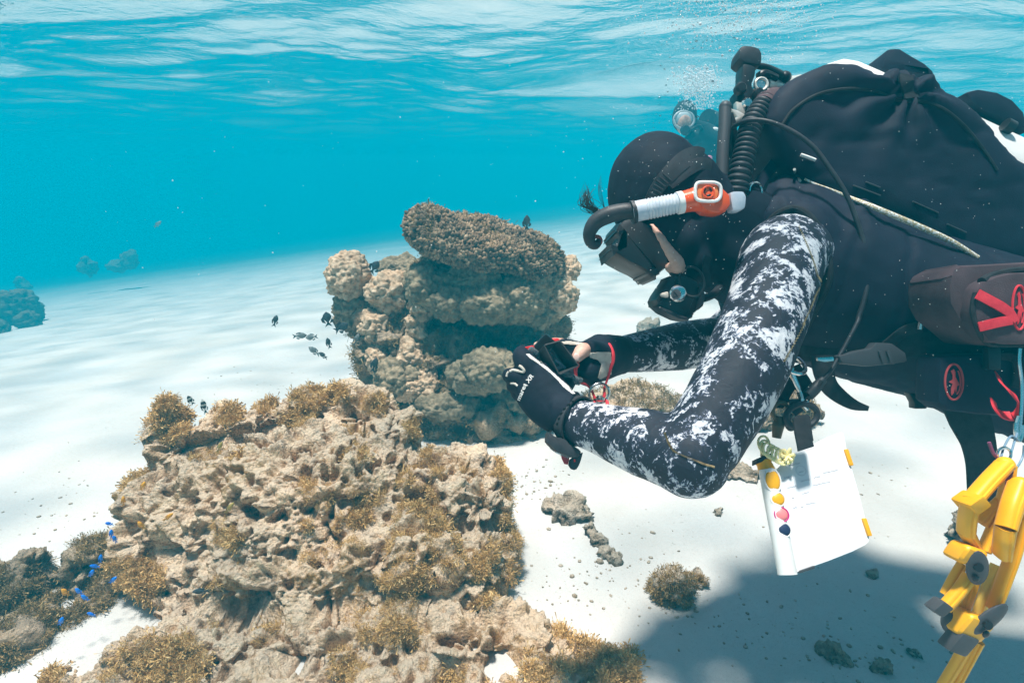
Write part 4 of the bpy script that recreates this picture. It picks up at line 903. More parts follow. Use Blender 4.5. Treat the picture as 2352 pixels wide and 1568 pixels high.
for q0, q1 in (((540, 838), (682, 892)), ((605, 820), (680, 850)), ((850, 922), (985, 982)), ((1030, 1040), (1130, 1085))):
    mb = MB(); mb.tube([onto(Z2(*q0), wT, .002, .92), onto(Z2(*q1), wT, .002, .92)], .0014, 6, smooth=False); mb.build('bungee', m_greyp, wing)
mb = MB(); mb.tube([onto(Z2(*q), wT, .004, .9) for q in ((285, 805), (340, 832), (420, 862), (520, 903))] + pts(Z2, (640, 950, .865), (760, 1000, .855), (900, 1060, .85), (1050, 1130, .845), (1190, 1215, .84)), [.0018, .0022, .0026, .0034, .0042, .0044, .0044, .0042, .0035], 10)
mb.build('shock_cord', mat('white and gold cord', [(.45, (.50, .40, .22)), (.58, (.85, .82, .76))], 300, 2, .6), rig)
mb = MB(); mb.tube([onto(Z2(*q), wT, .004, .9) for q in ((265, 678), (300, 690), (342, 706))], .0028, 8); mb.build('cord_tip', m_white, rig)
mb = MB(); mb.tube([onto(Z2(*q), vestT, .004, .9) for q in ((232, 755), (240, 785), (262, 815))], .0022, 8); mb.build('cord_tip', m_cream, rig)
ta = P(1795, 196, 1.13); tb = P(2480, 520, 1.08); ax = (tb - ta).normalized(); L_ = (tb - ta).length
mb = MB(); mb.lathe([(.012, .0), (.020, .012), (.022, .03), (.040, .042), (.065, .055), (.082, .075), (.088, .10), (.089, .14), (.089, L_ - .02), (.082, L_), (.04, L_ + .01)], ta, ax, 40); mb.build('cylinder', m_white, rig)
mb = MB(); slab(mb, [Z2(*q) for q in ((686, 232), (705, 170), (732, 112), (790, 118), (850, 155), (920, 195), (965, 235), (978, 275), (930, 262), (800, 240))], 1.10, .10, .012); mb.build('far_wing_fold', m_navy, rig)
mb = MB(); slab(mb, [Z2(*q) for q in ((1128, 345), (1200, 328), (1300, 345), (1380, 385), (1440, 450), (1470, 560), (1380, 528), (1290, 470), (1220, 445), (1160, 400))], 1.04, .10, .012); mb.build('far_wing_fold', m_navy, rig)
mb = MB(); mb.tube(pts(Z2, (1330, 520, 1.02), (1370, 540, 1.02)), .012, 12, smooth=False); mb.build('buckle_peg', m_plastic, rig)
# valve, first stage, hoses
mb = MB(); mb.tube(pts(Z8, (740, 490, 1.10), (640, 500, 1.07), (560, 500, 1.05)), [.018, .0165, .0155], 20); mb.tube(pts(Z8, (560, 500, 1.05), (480, 490, 1.04), (420, 490, 1.03)), [.011, .012, .0115], 18)
mb.build('cylinder_valve', m_cream, rig)
mb = MB(); mb.torus(Z8(385, 487, 1.012), VIEW, .0108, .0030, 24, 8); vv = mb.build('valve_ring', m_cream, rig)
mb = MB(); mb.lathe([(.0085, 0), (.0095, .006), (.0095, .03)], Z8(385, 487, 1.012), FWD, 20); mb.build('valve_bolt', m_steel, vv)
mb = MB(); slab(mb, [Z8(*q) for q in ((205, 110), (300, 118), (382, 138), (400, 190), (402, 300), (330, 300), (240, 282), (172, 240), (185, 170))], 1.0, .045, .008); mb.build('valve_knob', m_rubber, rig)
mb = MB(); slab(mb, [Z8(*q) for q in ((216, 282), (300, 300), (345, 325), (335, 400), (300, 490), (330, 540), (356, 575), (345, 640), (325, 700), (290, 748), (175, 745), (162, 640), (152, 545), (200, 500), (212, 400))], 1.0, .038, .006); fst = mb.build('first_stage', m_plastic, rig)
for (x, y, r) in ((175, 545, .010), (340, 590, .009), (230, 690, .010)):
    mb = MB(); mb.lathe([(r, 0), (r, .012), (r * .7, .016)], Z8(x, y, .997), VIEW, 12); mb.build('port_plug', m_steel if y > 650 else m_plastic, fst)
mb = MB(); mb.tube(pts(Z8, (320, 310, 1.02), (430, 330, 1.02), (520, 380, 1.03), (580, 420, 1.04)), [.0055, .006, .0085, .010], 12); mb.ell(Z8(600, 420, 1.04), (.013, .013, .011)); mb.ell(Z8(450, 600, 1.03), (.016, .016, .016)); mb.tube(pts(Z8, (360, 420, 1.02), (420, 390, 1.02), (520, 430, 1.03)), .008, 10); mb.build('yoke', m_plastic, rig)
mb = MB(); slab(mb, [Z8(*q) for q in ((150, 640), (205, 655), (245, 690), (240, 770), (160, 745))], .985, .016, .003); slab(mb, [Z8(*q) for q in ((95, 705), (165, 725), (240, 765), (235, 800), (150, 850), (100, 830), (160, 790))], .965, .012, .003); mb.build('hose_fitting', m_cream, rig)
hose = catmull(pts(Z8, (440, 660, .935), (380, 720, .93), (300, 860, .918), (255, 1030, .908), (215, 1200, .90), (175, 1380, .893)) + pts(Z7, (1510, 560, .892), (1440, 760, .895), (1400, 920, .905), (1400, 1050, .93)), 420)
seglen = np.concatenate([[0], np.cumsum(np.linalg.norm(np.diff(hose, axis=0), axis=1))]); ph = seglen / .0093
mb = MB(); mb.tube(hose.tolist(), (.0148 + .0036 * np.sqrt(np.clip(np.sin(ph * 2 * np.pi) * .5 + .5, 0, 1))).tolist(), 24, smooth=False); mb.build('corrugated_hose', m_rubber, rig)
mb = MB(); mb.tube(pts(Z8, (510, 610, .955), (450, 660, .938), (410, 700, .932)), [.017, .0195, .0195], 20); mb.torus(Z8(440, 668, .937), hose[6] - hose[0], .0185, .003, 20, 8); mb.build('hose_cuff', m_purple, rig)
mb = MB(); mb.tube(pts(Z8, (48, 705, .93), (42, 900, .925), (25, 1150, .92), (18, 1440, .915), (20, 1560, .915)), .0098, 16); mb.ell(Z8(50, 700, .93), .0102); mb.build('inflator_pipe', m_greyp, rig)
mb = MB(); mb.tube(pts(Z8, (95, 760, .94), (112, 900, .94), (95, 1100, .94), (75, 1180, .94)), [.005, .008, .007, .004], 10); mb.build('inflator_rod', m_plastic, rig)
mb = MB(); mb.tube(pts(Z8, (110, 905, .93), (160, 862, .915), (260, 825, .895), (380, 822, .885), (520, 855, .875), (700, 940, .868), (860, 1060, .862), (975, 1200, .858)) + pts(Z2, (500, 880, .85), (560, 1030, .845), (600, 1170, .84), (613, 1280, .84), (605, 1400, .835), (570, 1520, .835)) + pts(Z4, (680, 420, .83), (600, 570, .825), (530, 690, .82), (490, 735, .82)), [.0036] * 8 + [.0036] * 6 + [.003] * 4, 12); mb.build('thin_hose', m_rubber, rig)
mb = MB(); mb.tube(pts(Z4, (490, 735, .82), (440, 790, .82), (402, 828, .82)), [.006, .0085, .0085], 14); mb.build('hose_sleeve', m_rubber, rig)
mb = MB(); mb.tube(pts(Z8, (300, 1010, 1.02), (360, 1130, 1.02), (450, 1280, 1.02), (560, 1420, 1.02)), .0052, 12); mb.build('yellow_hose', m_yellow, rig)
mb = MB(); mb.ribbon(pts(Z8, (640, 1130, .96), (540, 1190, .955), (450, 1300, .945), (370, 1400, .93), (330, 1500, .92), (300, 1600, .90)), .017, .006, VIEW); mb.build('shoulder_strap', m_navy, rig)
mb = MB(); mb.torus(Z8(330, 1490, .90), (.5, -1, .2), .014, .0026, 20, 8); mb.build('strap_ring', m_steel, rig)
mb = MB(); mb.ribbon(pts(Z7, (1285, 910, .84), (1262, 1000, .838), (1275, 1100, .838), (1292, 1200, .84)), .010, .003, VIEW); mb.build('strap_end', m_web, rig)
reg_pts = [(895, 1135), (850, 1200), (770, 1320), (790, 1370), (870, 1440), (1000, 1500), (1105, 1530), (1140, 1500), (1165, 1440), (1240, 1390), (1262, 1270), (1240, 1180), (1190, 1140), (1100, 1090), (1060, 1075), (960, 1075), (905, 1080)]
mb = MB(); slab(mb, [Z7(*q) for q in reg_pts], .835, .062, .010); regb = mb.build('regulator', m_plastic, rig)
mb = MB(); slab(mb, [Z7(*q) for q in ((1185, 1190), (1245, 1185), (1268, 1270), (1248, 1390), (1170, 1445), (1200, 1300))], .829, .05, .008); slab(mb, [Z7(*q) for q in ((800, 1380), (1110, 1500), (1100, 1530), (1000, 1508), (870, 1446))], .829, .05, .004); mb.build('front_cover', m_rubber, regb)
mb = MB(); mb.lathe([(.0125, 0), (.0125, .008), (.0105, .0105), (.0105, .0125), (.0085, .0135), (.0, .0135)], Z7(980, 1268, .835), VIEW, 28, False); knb = mb.build('adjust_knob', m_steel, regb)
mb = MB(); kc = Z7(975, 1272, .8205); mb.lathe([(.0074, 0), (.0074, .0008)], kc, VIEW, 24); mb.build('knob_cap', m_greyp, knb)
mb = MB(); tri = [Z7(955, 1245), Z7(990, 1285), Z7(950, 1295), Z7(955, 1245)]; mb.tube([P(u, v, .8193) for u, v in tri], .0005, 5, smooth=False); mb.build('knob_mark', m_plastic, knb)
mb = MB(); slab(mb, [Z7(*q) for q in ((830, 1262), (905, 1240), (910, 1308), (835, 1292))], .826, .010, .003); mb.build('lever', m_beige, regb)
mb = MB(); mb.tube(pts(Z7, (1240, 1310, .86), (1300, 1290, .865), (1350, 1260, .875), (1400, 1200, .90)), .0062, 12); mb.build('regulator_hose', m_rubber, rig)
mb = MB(); mb.torus(Z7(1125, 1150, .826), (-.45, -.8, .35), .017, .0018, 24, 6, 1.35, (.5, 0, -1)); mb.build('exhaust_tee', m_plastic, regb)
mb = MB(); mb.tube(pts(Z7, (1040, 1085, .86), (1000, 1070, .86), (960, 1060, .865)), [.012, .013, .012], 14); mb.build('mouthpiece', m_rubber, regb)
print('rig ok')
# ------------------------------------------------------------------ what the diver holds and carries
# compact camera in a clear housing with an open black sunshade
cm = thing('camera', 'compact camera with a black sunshade and red buttons, held in both gloved hands', 'camera', Z6(620, 500, .90))
F_ = [(505, 203), (655, 163), (842, 405), (655, 492)]; B_ = [(415, 312), (545, 262), (735, 445), (598, 482)]
Fp = [Z6(x, y, .856) for x, y in F_]; Bp = [Z6(x, y, .893) for x, y in B_]
def quadwall(mb, a, b, c, d, t=.0016):
    n = (b - a).cross(d - a).normalized() * t
    mb.add([list(q) for q in (a, b, c, d, a + n, b + n, c + n, d + n)], [(0, 1, 2, 3), (7, 6, 5, 4), (0, 4, 5, 1), (1, 5, 6, 2), (2, 6, 7, 3), (3, 7, 4, 0)])
m_shade = mat('matt black shade panel', [(.3, (.030, .029, .030)), (.7, (.050, .048, .050))], 60, 3, .6, .2, 500)
mb = MB()
for i in range(4): quadwall(mb, Fp[i], Fp[(i + 1) % 4], Bp[(i + 1) % 4], Bp[i])
mb.build('sunshade', m_shade, cm, None, 20)
mb = MB(); quadwall(mb, *[q - FWD * .0 for q in Bp], t=.002); scr = mb.build('screen', mat('dark lcd glass', (.01, .011, .014), rough=.08, spec=.8), cm)
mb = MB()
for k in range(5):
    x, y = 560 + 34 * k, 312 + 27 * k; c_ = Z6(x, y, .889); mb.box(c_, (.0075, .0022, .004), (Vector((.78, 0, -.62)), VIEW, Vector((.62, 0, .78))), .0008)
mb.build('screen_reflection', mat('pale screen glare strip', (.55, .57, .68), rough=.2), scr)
mb = MB(); mb.box(Z6(590, 370, .915), (.086, .030, .056), (Vector((.72, .1, -.62)), VIEW, Vector((.62, 0, .74))), .005); mb.build('camera_body', m_plastic, cm)
mb = MB(); mb.box(Z6(600, 440, .90), (.07, .012, .05), (Vector((.72, .1, -.62)), VIEW, Vector((.62, 0, .74))), .004); mb.box(Z6(380, 290, .895), (.022, .030, .018), (Vector((.72, .1, -.62)), VIEW, Vector((.62, 0, .74))), .004); mb.box(Z6(770, 530, .895), (.036, .03, .014), (Vector((.85, .1, -.45)), VIEW, Vector((.5, 0, .8))), .004); mb.box(Z6(815, 560, .885), (.012, .012, .012), (Vector((.7, .1, -.5)), VIEW, Vector((.5, 0, .8))), .003); hs_ = mb.build('clear_housing', m_glass, cm)
mb = MB(); mb.box(Z6(335, 250, .893), (.021, .014, .0115), (Vector((.95, 0, .2)), VIEW, Vector((-.2, 0, .95))), .003); mb.build('shutter_button', m_redp, cm)
mb = MB(); mb.lathe([(.0095, 0), (.0095, .005), (.007, .0075)], Z6(595, 180, .90), UP, 20); mb.build('red_button', m_redp, cm)
mb = MB(); mb.lathe([(.0022, 0), (.0022, .002)], Z6(612, 468, .871), VIEW, 10); mb.build('indicator_lamp', m_redp, cm)
ln = thing('camera_lanyard', 'red cord lanyard round the far glove with a steel ring below', 'lanyard', Z6(1065, 780, .90))
mb = MB(); mb.tube(pts(Z6, (1105, 172, .945), (1150, 205, .925), (1185, 280, .918), (1190, 360, .915), (1170, 440, .912), (1140, 540, .908), (1108, 630, .905), (1108, 700, .902), (1098, 770, .90)), [.0040, .0042, .0040, .0034, .0024, .0019, .0019, .0024, .0018], 8); mb.tube(pts(Z6, (800, 360, .885), (828, 400, .882), (815, 440, .882), (835, 560, .885), (920, 600, .895), (975, 655, .90), (1010, 740, .90)), [.0030, .0042, .0030, .0018, .0018, .0018, .0024], 8)
mb.torus(Z6(1070, 785, .90), (0, -.4, 1), .0105, .0026, 20, 8); mb.build('cord', m_red, ln)
mb = MB(); mb.torus(Z6(1054, 690, .90), (.2, -1, .1), .0165, .0022, 28, 8); mb.lathe([(.005, 0), (.0075, .003), (.0075, .007), (.004, .010)], Z6(1062, 775, .90), UP, 14); mb.tube(pts(Z6, (1062, 780, .90), (1060, 870, .90)), .0036, 10, smooth=False); mb.build('swivel_ring', m_steel, ln)
# wrist computer
wc = thing('dive_computer', 'black wrist dive computer with a perforated strap on the near forearm', 'dive computer', Z6(700, 1200, .84))
wa = np.array(P(1302, 958, .858)); wb = np.array(P(1400, 992, .80)); ax = Vector(wb - wa).normalized()
mb = MB(); mb.lathe([(.0345, -.009), (.0372, -.0085), (.0376, 0), (.0384, .0085), (.036, .009)], Vector(wa) + ax * .016, ax, 48, False)
stp_ = mb.build('strap', m_rubber, wc)
stT = bvh_of(stp_)
mb = MB()
for x, y in ((790, 775), (745, 808), (705, 848), (672, 893), (650, 945), (632, 998)):
    q = onto(Z6(x, y), stT, .0004, .84); mb.ell(q, (.0026, .0026, .0010), (Vector((1, 0, .3)), Vector((-.3, 0, 1)), VIEW), 10, 6)
mb.build('strap_holes', mat('dark hole', (.003, .003, .003), rough=.9), stp_)
mb = MB(); slab(mb, [Z6(*q) for q in ((545, 1075), (600, 1118), (660, 1150), (700, 1130), (760, 1200), (830, 1240), (892, 1278), (850, 1340), (760, 1342), (690, 1312), (620, 1282), (528, 1195))], .818, .032, .006, (0.1, -.8, .35)); case = mb.build('case', m_rubber, wc)
mb = MB(); slab(mb, [Z6(*q) for q in ((560, 1232), (640, 1278), (760, 1335), (740, 1350), (620, 1296), (556, 1250))], .835, .02, .001); mb.build('lens', m_glass, case)
mb = MB(); slab(mb, [Z6(*q) for q in ((890, 1290), (872, 1360), (850, 1420), (825, 1458), (800, 1466), (765, 1455), (742, 1420), (750, 1370), (800, 1325))], .832, .005, .001); mb.build('strap_tail', m_rubber, wc)
mb = MB(); slab(mb, [Z6(*q) for q in ((668, 1298), (755, 1338), (738, 1412), (700, 1405), (675, 1350))], .838, .005, .001); mb.build('red_tab', mat('dull red plastic', (.45, .02, .03), rough=.4), wc)
mb = MB(); slab(mb, [Z6(*q) for q in ((797, 1358), (812, 1355), (816, 1380), (800, 1384))], .831, .001, 0); mb.build('tail_mark', m_redp, wc)

# clips hanging from the chest ring
cl = thing('clip_cluster', 'black straps and steel bolt snap hanging from the chest ring above the slate', 'clip', Z4(370, 900, .82))
mb = MB(); mb.torus(Z4(310, 645, .815), (.25, -.45, .9), .020, .0030, 28, 8); mb.build('chest_ring', m_steel, cl)
mb = MB(); slab(mb, [Z4(*q) for q in ((455, 612), (550, 608), (552, 632), (500, 640), (460, 632))], .81, .005, .001); mb.build('chest_plate', m_steel, cl)
mb = MB(); mb.tube(pts(Z4, (300, 655, .815), (318, 720, .815), (340, 775, .815), (352, 805, .815)), [.0042, .0046, .0046, .0036], 12); mb.tube(pts(Z4, (352, 800, .815), (366, 840, .815), (372, 880, .815), (398, 910, .815)), .0030, 8); mb.tube(pts(Z4, (398, 890, .815), (392, 860, .815)), .004, 10, smooth=False); mb.build('bolt_snap', m_steel, cl)
mb = MB(); mb.ribbon(pts(Z4, (325, 660, .83), (350, 720, .83), (378, 780, .828), (380, 840, .825), (365, 880, .822)), [.016, .022, .026, .018, .010], .003, VIEW); mb.ribbon(pts(Z4, (318, 745, .825), (270, 800, .825), (245, 850, .82), (238, 900, .82)), [.018, .022, .024, .010], .003, VIEW); mb.build('strap_loop', m_web, cl)
mb = MB(); mb.torus(Z4(243, 917, .817), (.2, -1, .2), .0125, .0034, 24, 8); mb.tube(pts(Z4, (240, 945, .817), (232, 1000, .817), (223, 1070, .817)), [.0050, .0085, .0060], 12); bs = mb.build('trigger_clip', mat('bronze plastic', (.10, .075, .045), rough=.4, metal=.4), cl)
mb = MB(); mb.tube(pts(Z4, (300, 930, .825), (285, 970, .825), (300, 1010, .825), (325, 1000, .825)), .0055, 10); mb.build('side_clip', m_rubber, cl)
mb = MB(); mb.tube(pts(Z4, (480, 745, .815), (400, 850, .815), (380, 860, .815)), [.003, .003, .003], 8); mb.build('cord', m_web, cl)
mb = MB(); mb.torus(Z4(366, 945, .812), (.1, -1, .35), .0165, .0046, 24, 8, 1.45, (1, 0, .2)); mb.build('tab_swivel', m_rubber, cl)
mb = MB(); mb.ribbon(pts(Z4, (320, 850, .818), (330, 900, .815), (355, 930, .812)), .014, .003, VIEW); mb.build('strap_loop', m_rubber, cl)
# slate
NS = Vector((-.08, -.80, .62))
sl_ = thing('slate', 'white plastic writing slate hanging above the sand with a pencil tube on its left side', 'slate', Z5(400, 930, .75))
sl_pts = [Z5(*q) for q in ((282, 345), (330, 300), (420, 225), (520, 178), (600, 138), (672, 110), (690, 118), (705, 200), (730, 300), (775, 455), (815, 610), (838, 720), (836, 748), (815, 768), (740, 805), (600, 860), (500, 895), (400, 932), (372, 932))]
mb = MB(); slab(mb, sl_pts, .745, .004, .0012, NS); board = mb.build('board', mat('white writing plastic', [(.3, (.80, .80, .82)), (.7, (.88, .88, .88))], 6, 3, .45, .03, 100), sl_)
bT = bvh_of(board)
mb = MB(); a = onto(Z5(242, 345), bT, .006, .745); b_ = onto(Z5(352, 935), bT, .006, .745); bd = Z5(252, 345); 
pa = P(*Z5(240, 345), .742); cpl_, xx, yy, oo = on_plane([Z5(238, 338), Z5(352, 938)], .745, NS)
def slp(x, y, off=0.0):
    q = (P(*Z5(x, y), 1) - CAM); c0, _, _, _ = on_plane(sl_pts, .745, NS); t = (c0 - CAM).dot(NS.normalized()) / q.dot(NS.normalized()); return CAM + q * t + NS.normalized() * off
mb = MB(); mb.tube([slp(238, 335, .006), slp(353, 938, .006)], .0115, 24, smooth=False); tubeo = mb.build('pencil_tube', m_white, sl_)
mb = MB(); mb.tube([slp(205, 262, .004), slp(222, 300, .004), slp(238, 340, .004)], [.0085, .0098, .0112], 20); mb.tube([slp(214, 280, .004), slp(220, 296, .004)], .0105, 20, smooth=False); mb.build('tube_cap', m_yellow, sl_)
mb = MB(); mb.box(slp(212, 272, .004), (.024, .022, .007), (slp(235, 262) - slp(185, 282), NS, UP), .001); mb.build('black_band', m_web, sl_)
for (x, y, r, s_, mm) in ((253, 400, .0090, 1.5, m_yellow), (283, 508, .0080, 1.0, m_yellow), (303, 595, .0078, 1.0, mat('pink plastic dot', (.85, .24, .24), rough=.4)), (318, 682, .0076, 1.0, mat('blue black hole', (.008, .02, .07), rough=.7))):
    d_ = (slp(353, 938) - slp(238, 335)).normalized(); c_ = slp(x, y, .0158)
    mb = MB(); mb.ell(c_, (r * s_, r, .0028), (d_, NS.cross(d_), NS), 18, 8); dot = mb.build('tube_window', mm, tubeo)
    mb = MB(); mb.tube([c_ + d_ * math.cos(t) * r * 1.12 * s_ + NS.normalized().cross(d_) * math.sin(t) * r * 1.12 for t in np.linspace(0, 2 * math.pi, 25)], .0010, 6, smooth=False, cap=False); mb.build('window_rim', m_white if y != 595 else mat('magenta rim', (.6, .02, .2), rough=.4), dot)
for (x, y) in ((714, 260), (819, 663)):
    mb = MB(); mb.box(slp(x, y, .001), (.0055, .0055, .022), (Vector((1, 0, 0)), NS, slp(x - 12, y - 36) - slp(x + 12, y + 36)), .0015); mb.build('edge_clip', m_yellow, sl_)
mb = MB(); mb.box(slp(472, 908, .001), (.020, .007, .0035), (slp(496, 900) - slp(447, 917), NS, UP), .001); mb.build('edge_mark', m_greyp, sl_)
m_pencil = mat('faint pencil', (.62, .62, .66), rough=.8)
def scribble(x0, y0, w, seed, hgt=10):
    g = np.random.default_rng(seed); n = max(8, int(w / 4)); q = []
    for k in range(n): q.append(slp(x0 + w * k / n + g.normal(0, 1.5), y0 - w * .20 * k / n + (hgt * .5 if k % 2 else -hgt * .5) * g.uniform(.3, 1), .0004))
    return q
mb = MB(); g = np.random.default_rng(12)
for (x0, y0, w) in ((360, 308, 80), (432, 345, 24), (340, 380, 50), (440, 398, 55), (515, 375, 40), (570, 348, 90), (360, 435, 60), (510, 420, 40), (545, 412, 70), (450, 468, 40), (388, 495, 12), (392, 552, 30), (440, 545, 18), (468, 530, 62)):
    mb.tube(scribble(x0, y0, w, int(x0)), .00035, 4, n=int(w))
mb.torus(slp(440, 336, .0004), NS, .0065, .0003, 20, 4)
mb.build('handwriting', m_pencil, board)
coil = []; cen_ = catmull([list(slp(*q)) for q in ((205, 180, .012), (215, 215, .014), (240, 235, .016), (275, 255, .016), (305, 270, .016), (340, 262, .014))], 170)
for k, q in enumerate(cen_):
    t = k / 169 * 2 * math.pi * 7; coil.append(q + np.array((math.cos(t) * .0075, math.sin(t * 1.0) * .006, math.sin(t) * .0075)))
mb = MB(); mb.tube(coil, .0016, 7, smooth=False); mb.tube([slp(205, 180, .012), slp(202, 215, .010), slp(208, 260, .006)], .0026, 8)
for k in range(6): mb.tube([slp(335, 262, .014), slp(335 + 34 * math.cos(k), 258 + 34 * math.sin(k), .02), slp(340 + 28 * math.cos(k + .5), 260 + 28 * math.sin(k + .5), .012)], .0020, 6)
mb.build('coil_cord', mat('yellow coil cord', (.98, .86, .42), rough=.4), sl_)
mb = MB(); slab(mb, [Z4(*q) for q in ((318, 955), (345, 940), (400, 935), (416, 950), (428, 1040), (436, 1085), (430, 1090), (440, 1118), (350, 1146), (344, 1110), (330, 1040))], .738, .005, .001, NS); mb.build('hanging_tab', m_web, sl_)

# two yellow spring clamps
def bar(mb, q, w, t):
    w = np.array(w) * .82 if not np.isscalar(w) else w * .82
    mb.ribbon(q, w, t * .62, VIEW, None, True)
    mb.ribbon(q, w * .34, t * .62 + .0036, VIEW, None, True)      # moulded rib along the bar
def clamp_A():
    r = thing('spring_clamp', 'yellow spring clamp with a looped handle, left one of its pair', 'clamp', Z10(170, 1100, .68))
    mb = MB(); bar(mb, pts(Z10, (606, 130, .66), (500, 240, .65), (385, 372, .64)), .0185, .030); mb.box(Z10(384, 374, .642), (.018, .030, .018), (Vector((.7, 0, .7)), VIEW, Vector((-.7, 0, .7))), .003); bar(mb, pts(Z10, (385, 372, .64), (362, 480, .645), (352, 580, .65)), [.0180, .0178, .0170], .030); bar(mb, pts(Z10, (352, 570, .65), (390, 640, .655), (425, 720, .66)), [.0165, .0135, .011], .028); mb.ell(Z10(612, 128, .66), (.0095, .010, .009)); mb.build('handle', m_yellow, r)
    mb = MB(); bar(mb, pts(Z10, (640, 130, .67), (628, 230, .67), (600, 350, .67), (545, 520, .67), (470, 700, .665)), [.012, .011, .011, .010, .011], .026); mb.build('handle', m_yellow, r)
    mb = MB(); bar(mb, pts(Z10, (455, 515, .675), (540, 410, .675), (622, 325, .675)), [.019, .017, .014], .016); mb.build('cross_bar', m_yellow, r)
    mb = MB(); mb.box(Z10(345, 712, .655), (.030, .030, .024), (Vector((.9, 0, -.35)), VIEW, Vector((.35, 0, .9))), .008, 3); mb.build('pivot_block', m_yellow, r)
    mb = MB(); mb.ell(Z10(428, 808, .645), (.0125, .0045, .024), (Vector((.93, 0, .3)), VIEW, Vector((-.3, 0, .93))), 24, 12); hg = mb.build('jaw_hinge', m_greyp, r)
    mb = MB(); mb.lathe([(.005, 0), (.005, .003)], Z10(428, 800, .6405), VIEW, 16); mb.ell(Z10(400, 745, .642), (.004, .002, .004)); mb.ell(Z10(420, 880, .642), (.004, .002, .004)); mb.build('pivot_pin', m_plastic, hg)
    mb = MB(); bar(mb, pts(Z10, (380, 860, .66), (300, 970, .66), (210, 1070, .66)), [.017, .016, .016], .020); bar(mb, pts(Z10, (330, 780, .675), (270, 880, .675), (215, 985, .675)), .011, .018); mb.build('jaw', m_yellow, r)
    mb = MB(); mb.box(Z10(172, 1062, .66), (.017, .018, .017), (Vector((.78, 0, -.6)), VIEW, Vector((.6, 0, .78))), .003); mb.build('jaw_pad', m_greyp, r)
    mb = MB(); bar(mb, pts(Z10, (400, 880, .68), (345, 1040, .68), (290, 1190, .68)), [.020, .019, .014], .016); mb.build('jaw', m_yellow, r)
    mb = MB(); mb.ell(Z10(262, 1165, .68), (.011, .012, .016)); mb.build('jaw_pad', m_greyp, r)
    return r
def clamp_B():
    r = thing('spring_clamp', 'yellow spring clamp cut by the right edge, jaws pointing down', 'clamp', Z10(240, 1560, .70))
    mb = MB(); bar(mb, pts(Z10, (705, 260, .64), (660, 390, .63), (615, 545, .625)), [.022, .022, .020], .032); bar(mb, pts(Z10, (615, 540, .626), (600, 640, .63), (590, 720, .64)), [.020, .018, .016], .03); mb.ell(Z10(712, 262, .64), (.011, .010, .009)); mb.build('handle', m_yellow, r)
    mb = MB(); bar(mb, pts(Z10, (770, 260, .655), (730, 420, .655), (675, 680, .655), (600, 900, .66), (530, 1080, .665)), [.018, .015, .0135, .0125, .012], .026); mb.build('handle', m_yellow, r)
    mb = MB(); bar(mb, pts(Z10, (700, 560, .67), (760, 440, .67), (800, 380, .67)), [.016, .015, .013], .014); mb.build('cross_bar', m_yellow, r)
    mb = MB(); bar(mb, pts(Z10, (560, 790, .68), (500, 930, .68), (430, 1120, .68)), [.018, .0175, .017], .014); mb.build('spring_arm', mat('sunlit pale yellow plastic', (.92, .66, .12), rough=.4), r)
    mb = MB(); mb.box(Z10(365, 1178, .67), (.036, .030, .032), (Vector((.9, 0, -.4)), VIEW, Vector((.4, 0, .9))), .008, 3); mb.build('pivot_block', m_yellow, r)
    mb = MB(); mb.ell(Z10(485, 1160, .655), (.0125, .0045, .030), (Vector((.8, 0, -.6)), VIEW, Vector((.6, 0, .8))), 24, 12); hg = mb.build('jaw_hinge', m_greyp, r)
    mb = MB(); mb.lathe([(.005, 0), (.005, .003)], Z10(490, 1180, .6505), VIEW, 16); mb.ell(Z10(540, 1120, .652), (.004, .002, .005)); mb.ell(Z10(485, 1245, .652), (.004, .002, .005)); mb.build('pivot_pin', m_plastic, hg)
    mb = MB(); mb.box(Z10(300, 1290, .67), (.025, .022, .028), (Vector((.9, 0, -.4)), VIEW, Vector((.4, 0, .9))), .004); mb.build('jaw_pad', m_greyp, r)
    mb = MB(); bar(mb, pts(Z10, (365, 1300, .68), (290, 1440, .69), (190, 1600, .70)), [.018, .017, .015], .016); mb.build('jaw', m_yellow, r)
    mb = MB(); bar(mb, pts(Z10, (435, 1290, .68), (350, 1450, .69), (270, 1600, .70)), [.014, .013, .012], .018); mb.build('jaw', m_yellow, r)
    return r
clamp_A(); clamp_B()
rg = thing('clip_ring', 'steel ring and thin purple cords from which the yellow clamps hang', 'clip', Z10(600, 80, .67))
mb = MB(); mb.tube(pts(Z5, (1705, 20, .70), (1690, 70, .70), (1692, 130, .70), (1705, 160, .70), (1718, 130, .70), (1720, 70, .70)), .0028, 8); mb.torus(Z10(605, 60, .67), VIEW, .008, .0016, 20, 8); mb.tube(pts(Z4, (1612, 560, .70), (1608, 640, .70), (1622, 760, .70), (1620, 900, .70), (1605, 1060, .70)), .0022, 8); mb.build('steel_ring', m_steel, rg)
mb = MB(); mb.tube(pts(Z10, (505, -20, .67), (535, 55, .67), (575, 90, .67), (640, 100, .665), (655, 170, .66), (625, 240, .655), (622, 310, .655)), .0019, 8); mb.tube(pts(Z10, (640, 90, .665), (620, 180, .655), (630, 300, .655)), .0015, 8); mb.build('purple_cord', mat('purple cord', (.20, .05, .12), rough=.6), rg)
mb = MB(); mb.tube(pts(Z10, (585, 75, .67), (605, 10, .675), (650, -60, .68), (700, -30, .685)), .0012, 6); mb.tube(pts(Z10, (640, 95, .67), (665, 0, .68), (690, -80, .69)), .0012, 6); mb.tube(pts(Z10, (735, 0, .69), (728, 70, .69), (700, 130, .685), (665, 175, .675)), .0012, 6); mb.build('wire_loop', mat('blue grey wire', (.16, .26, .36), rough=.4), rg)

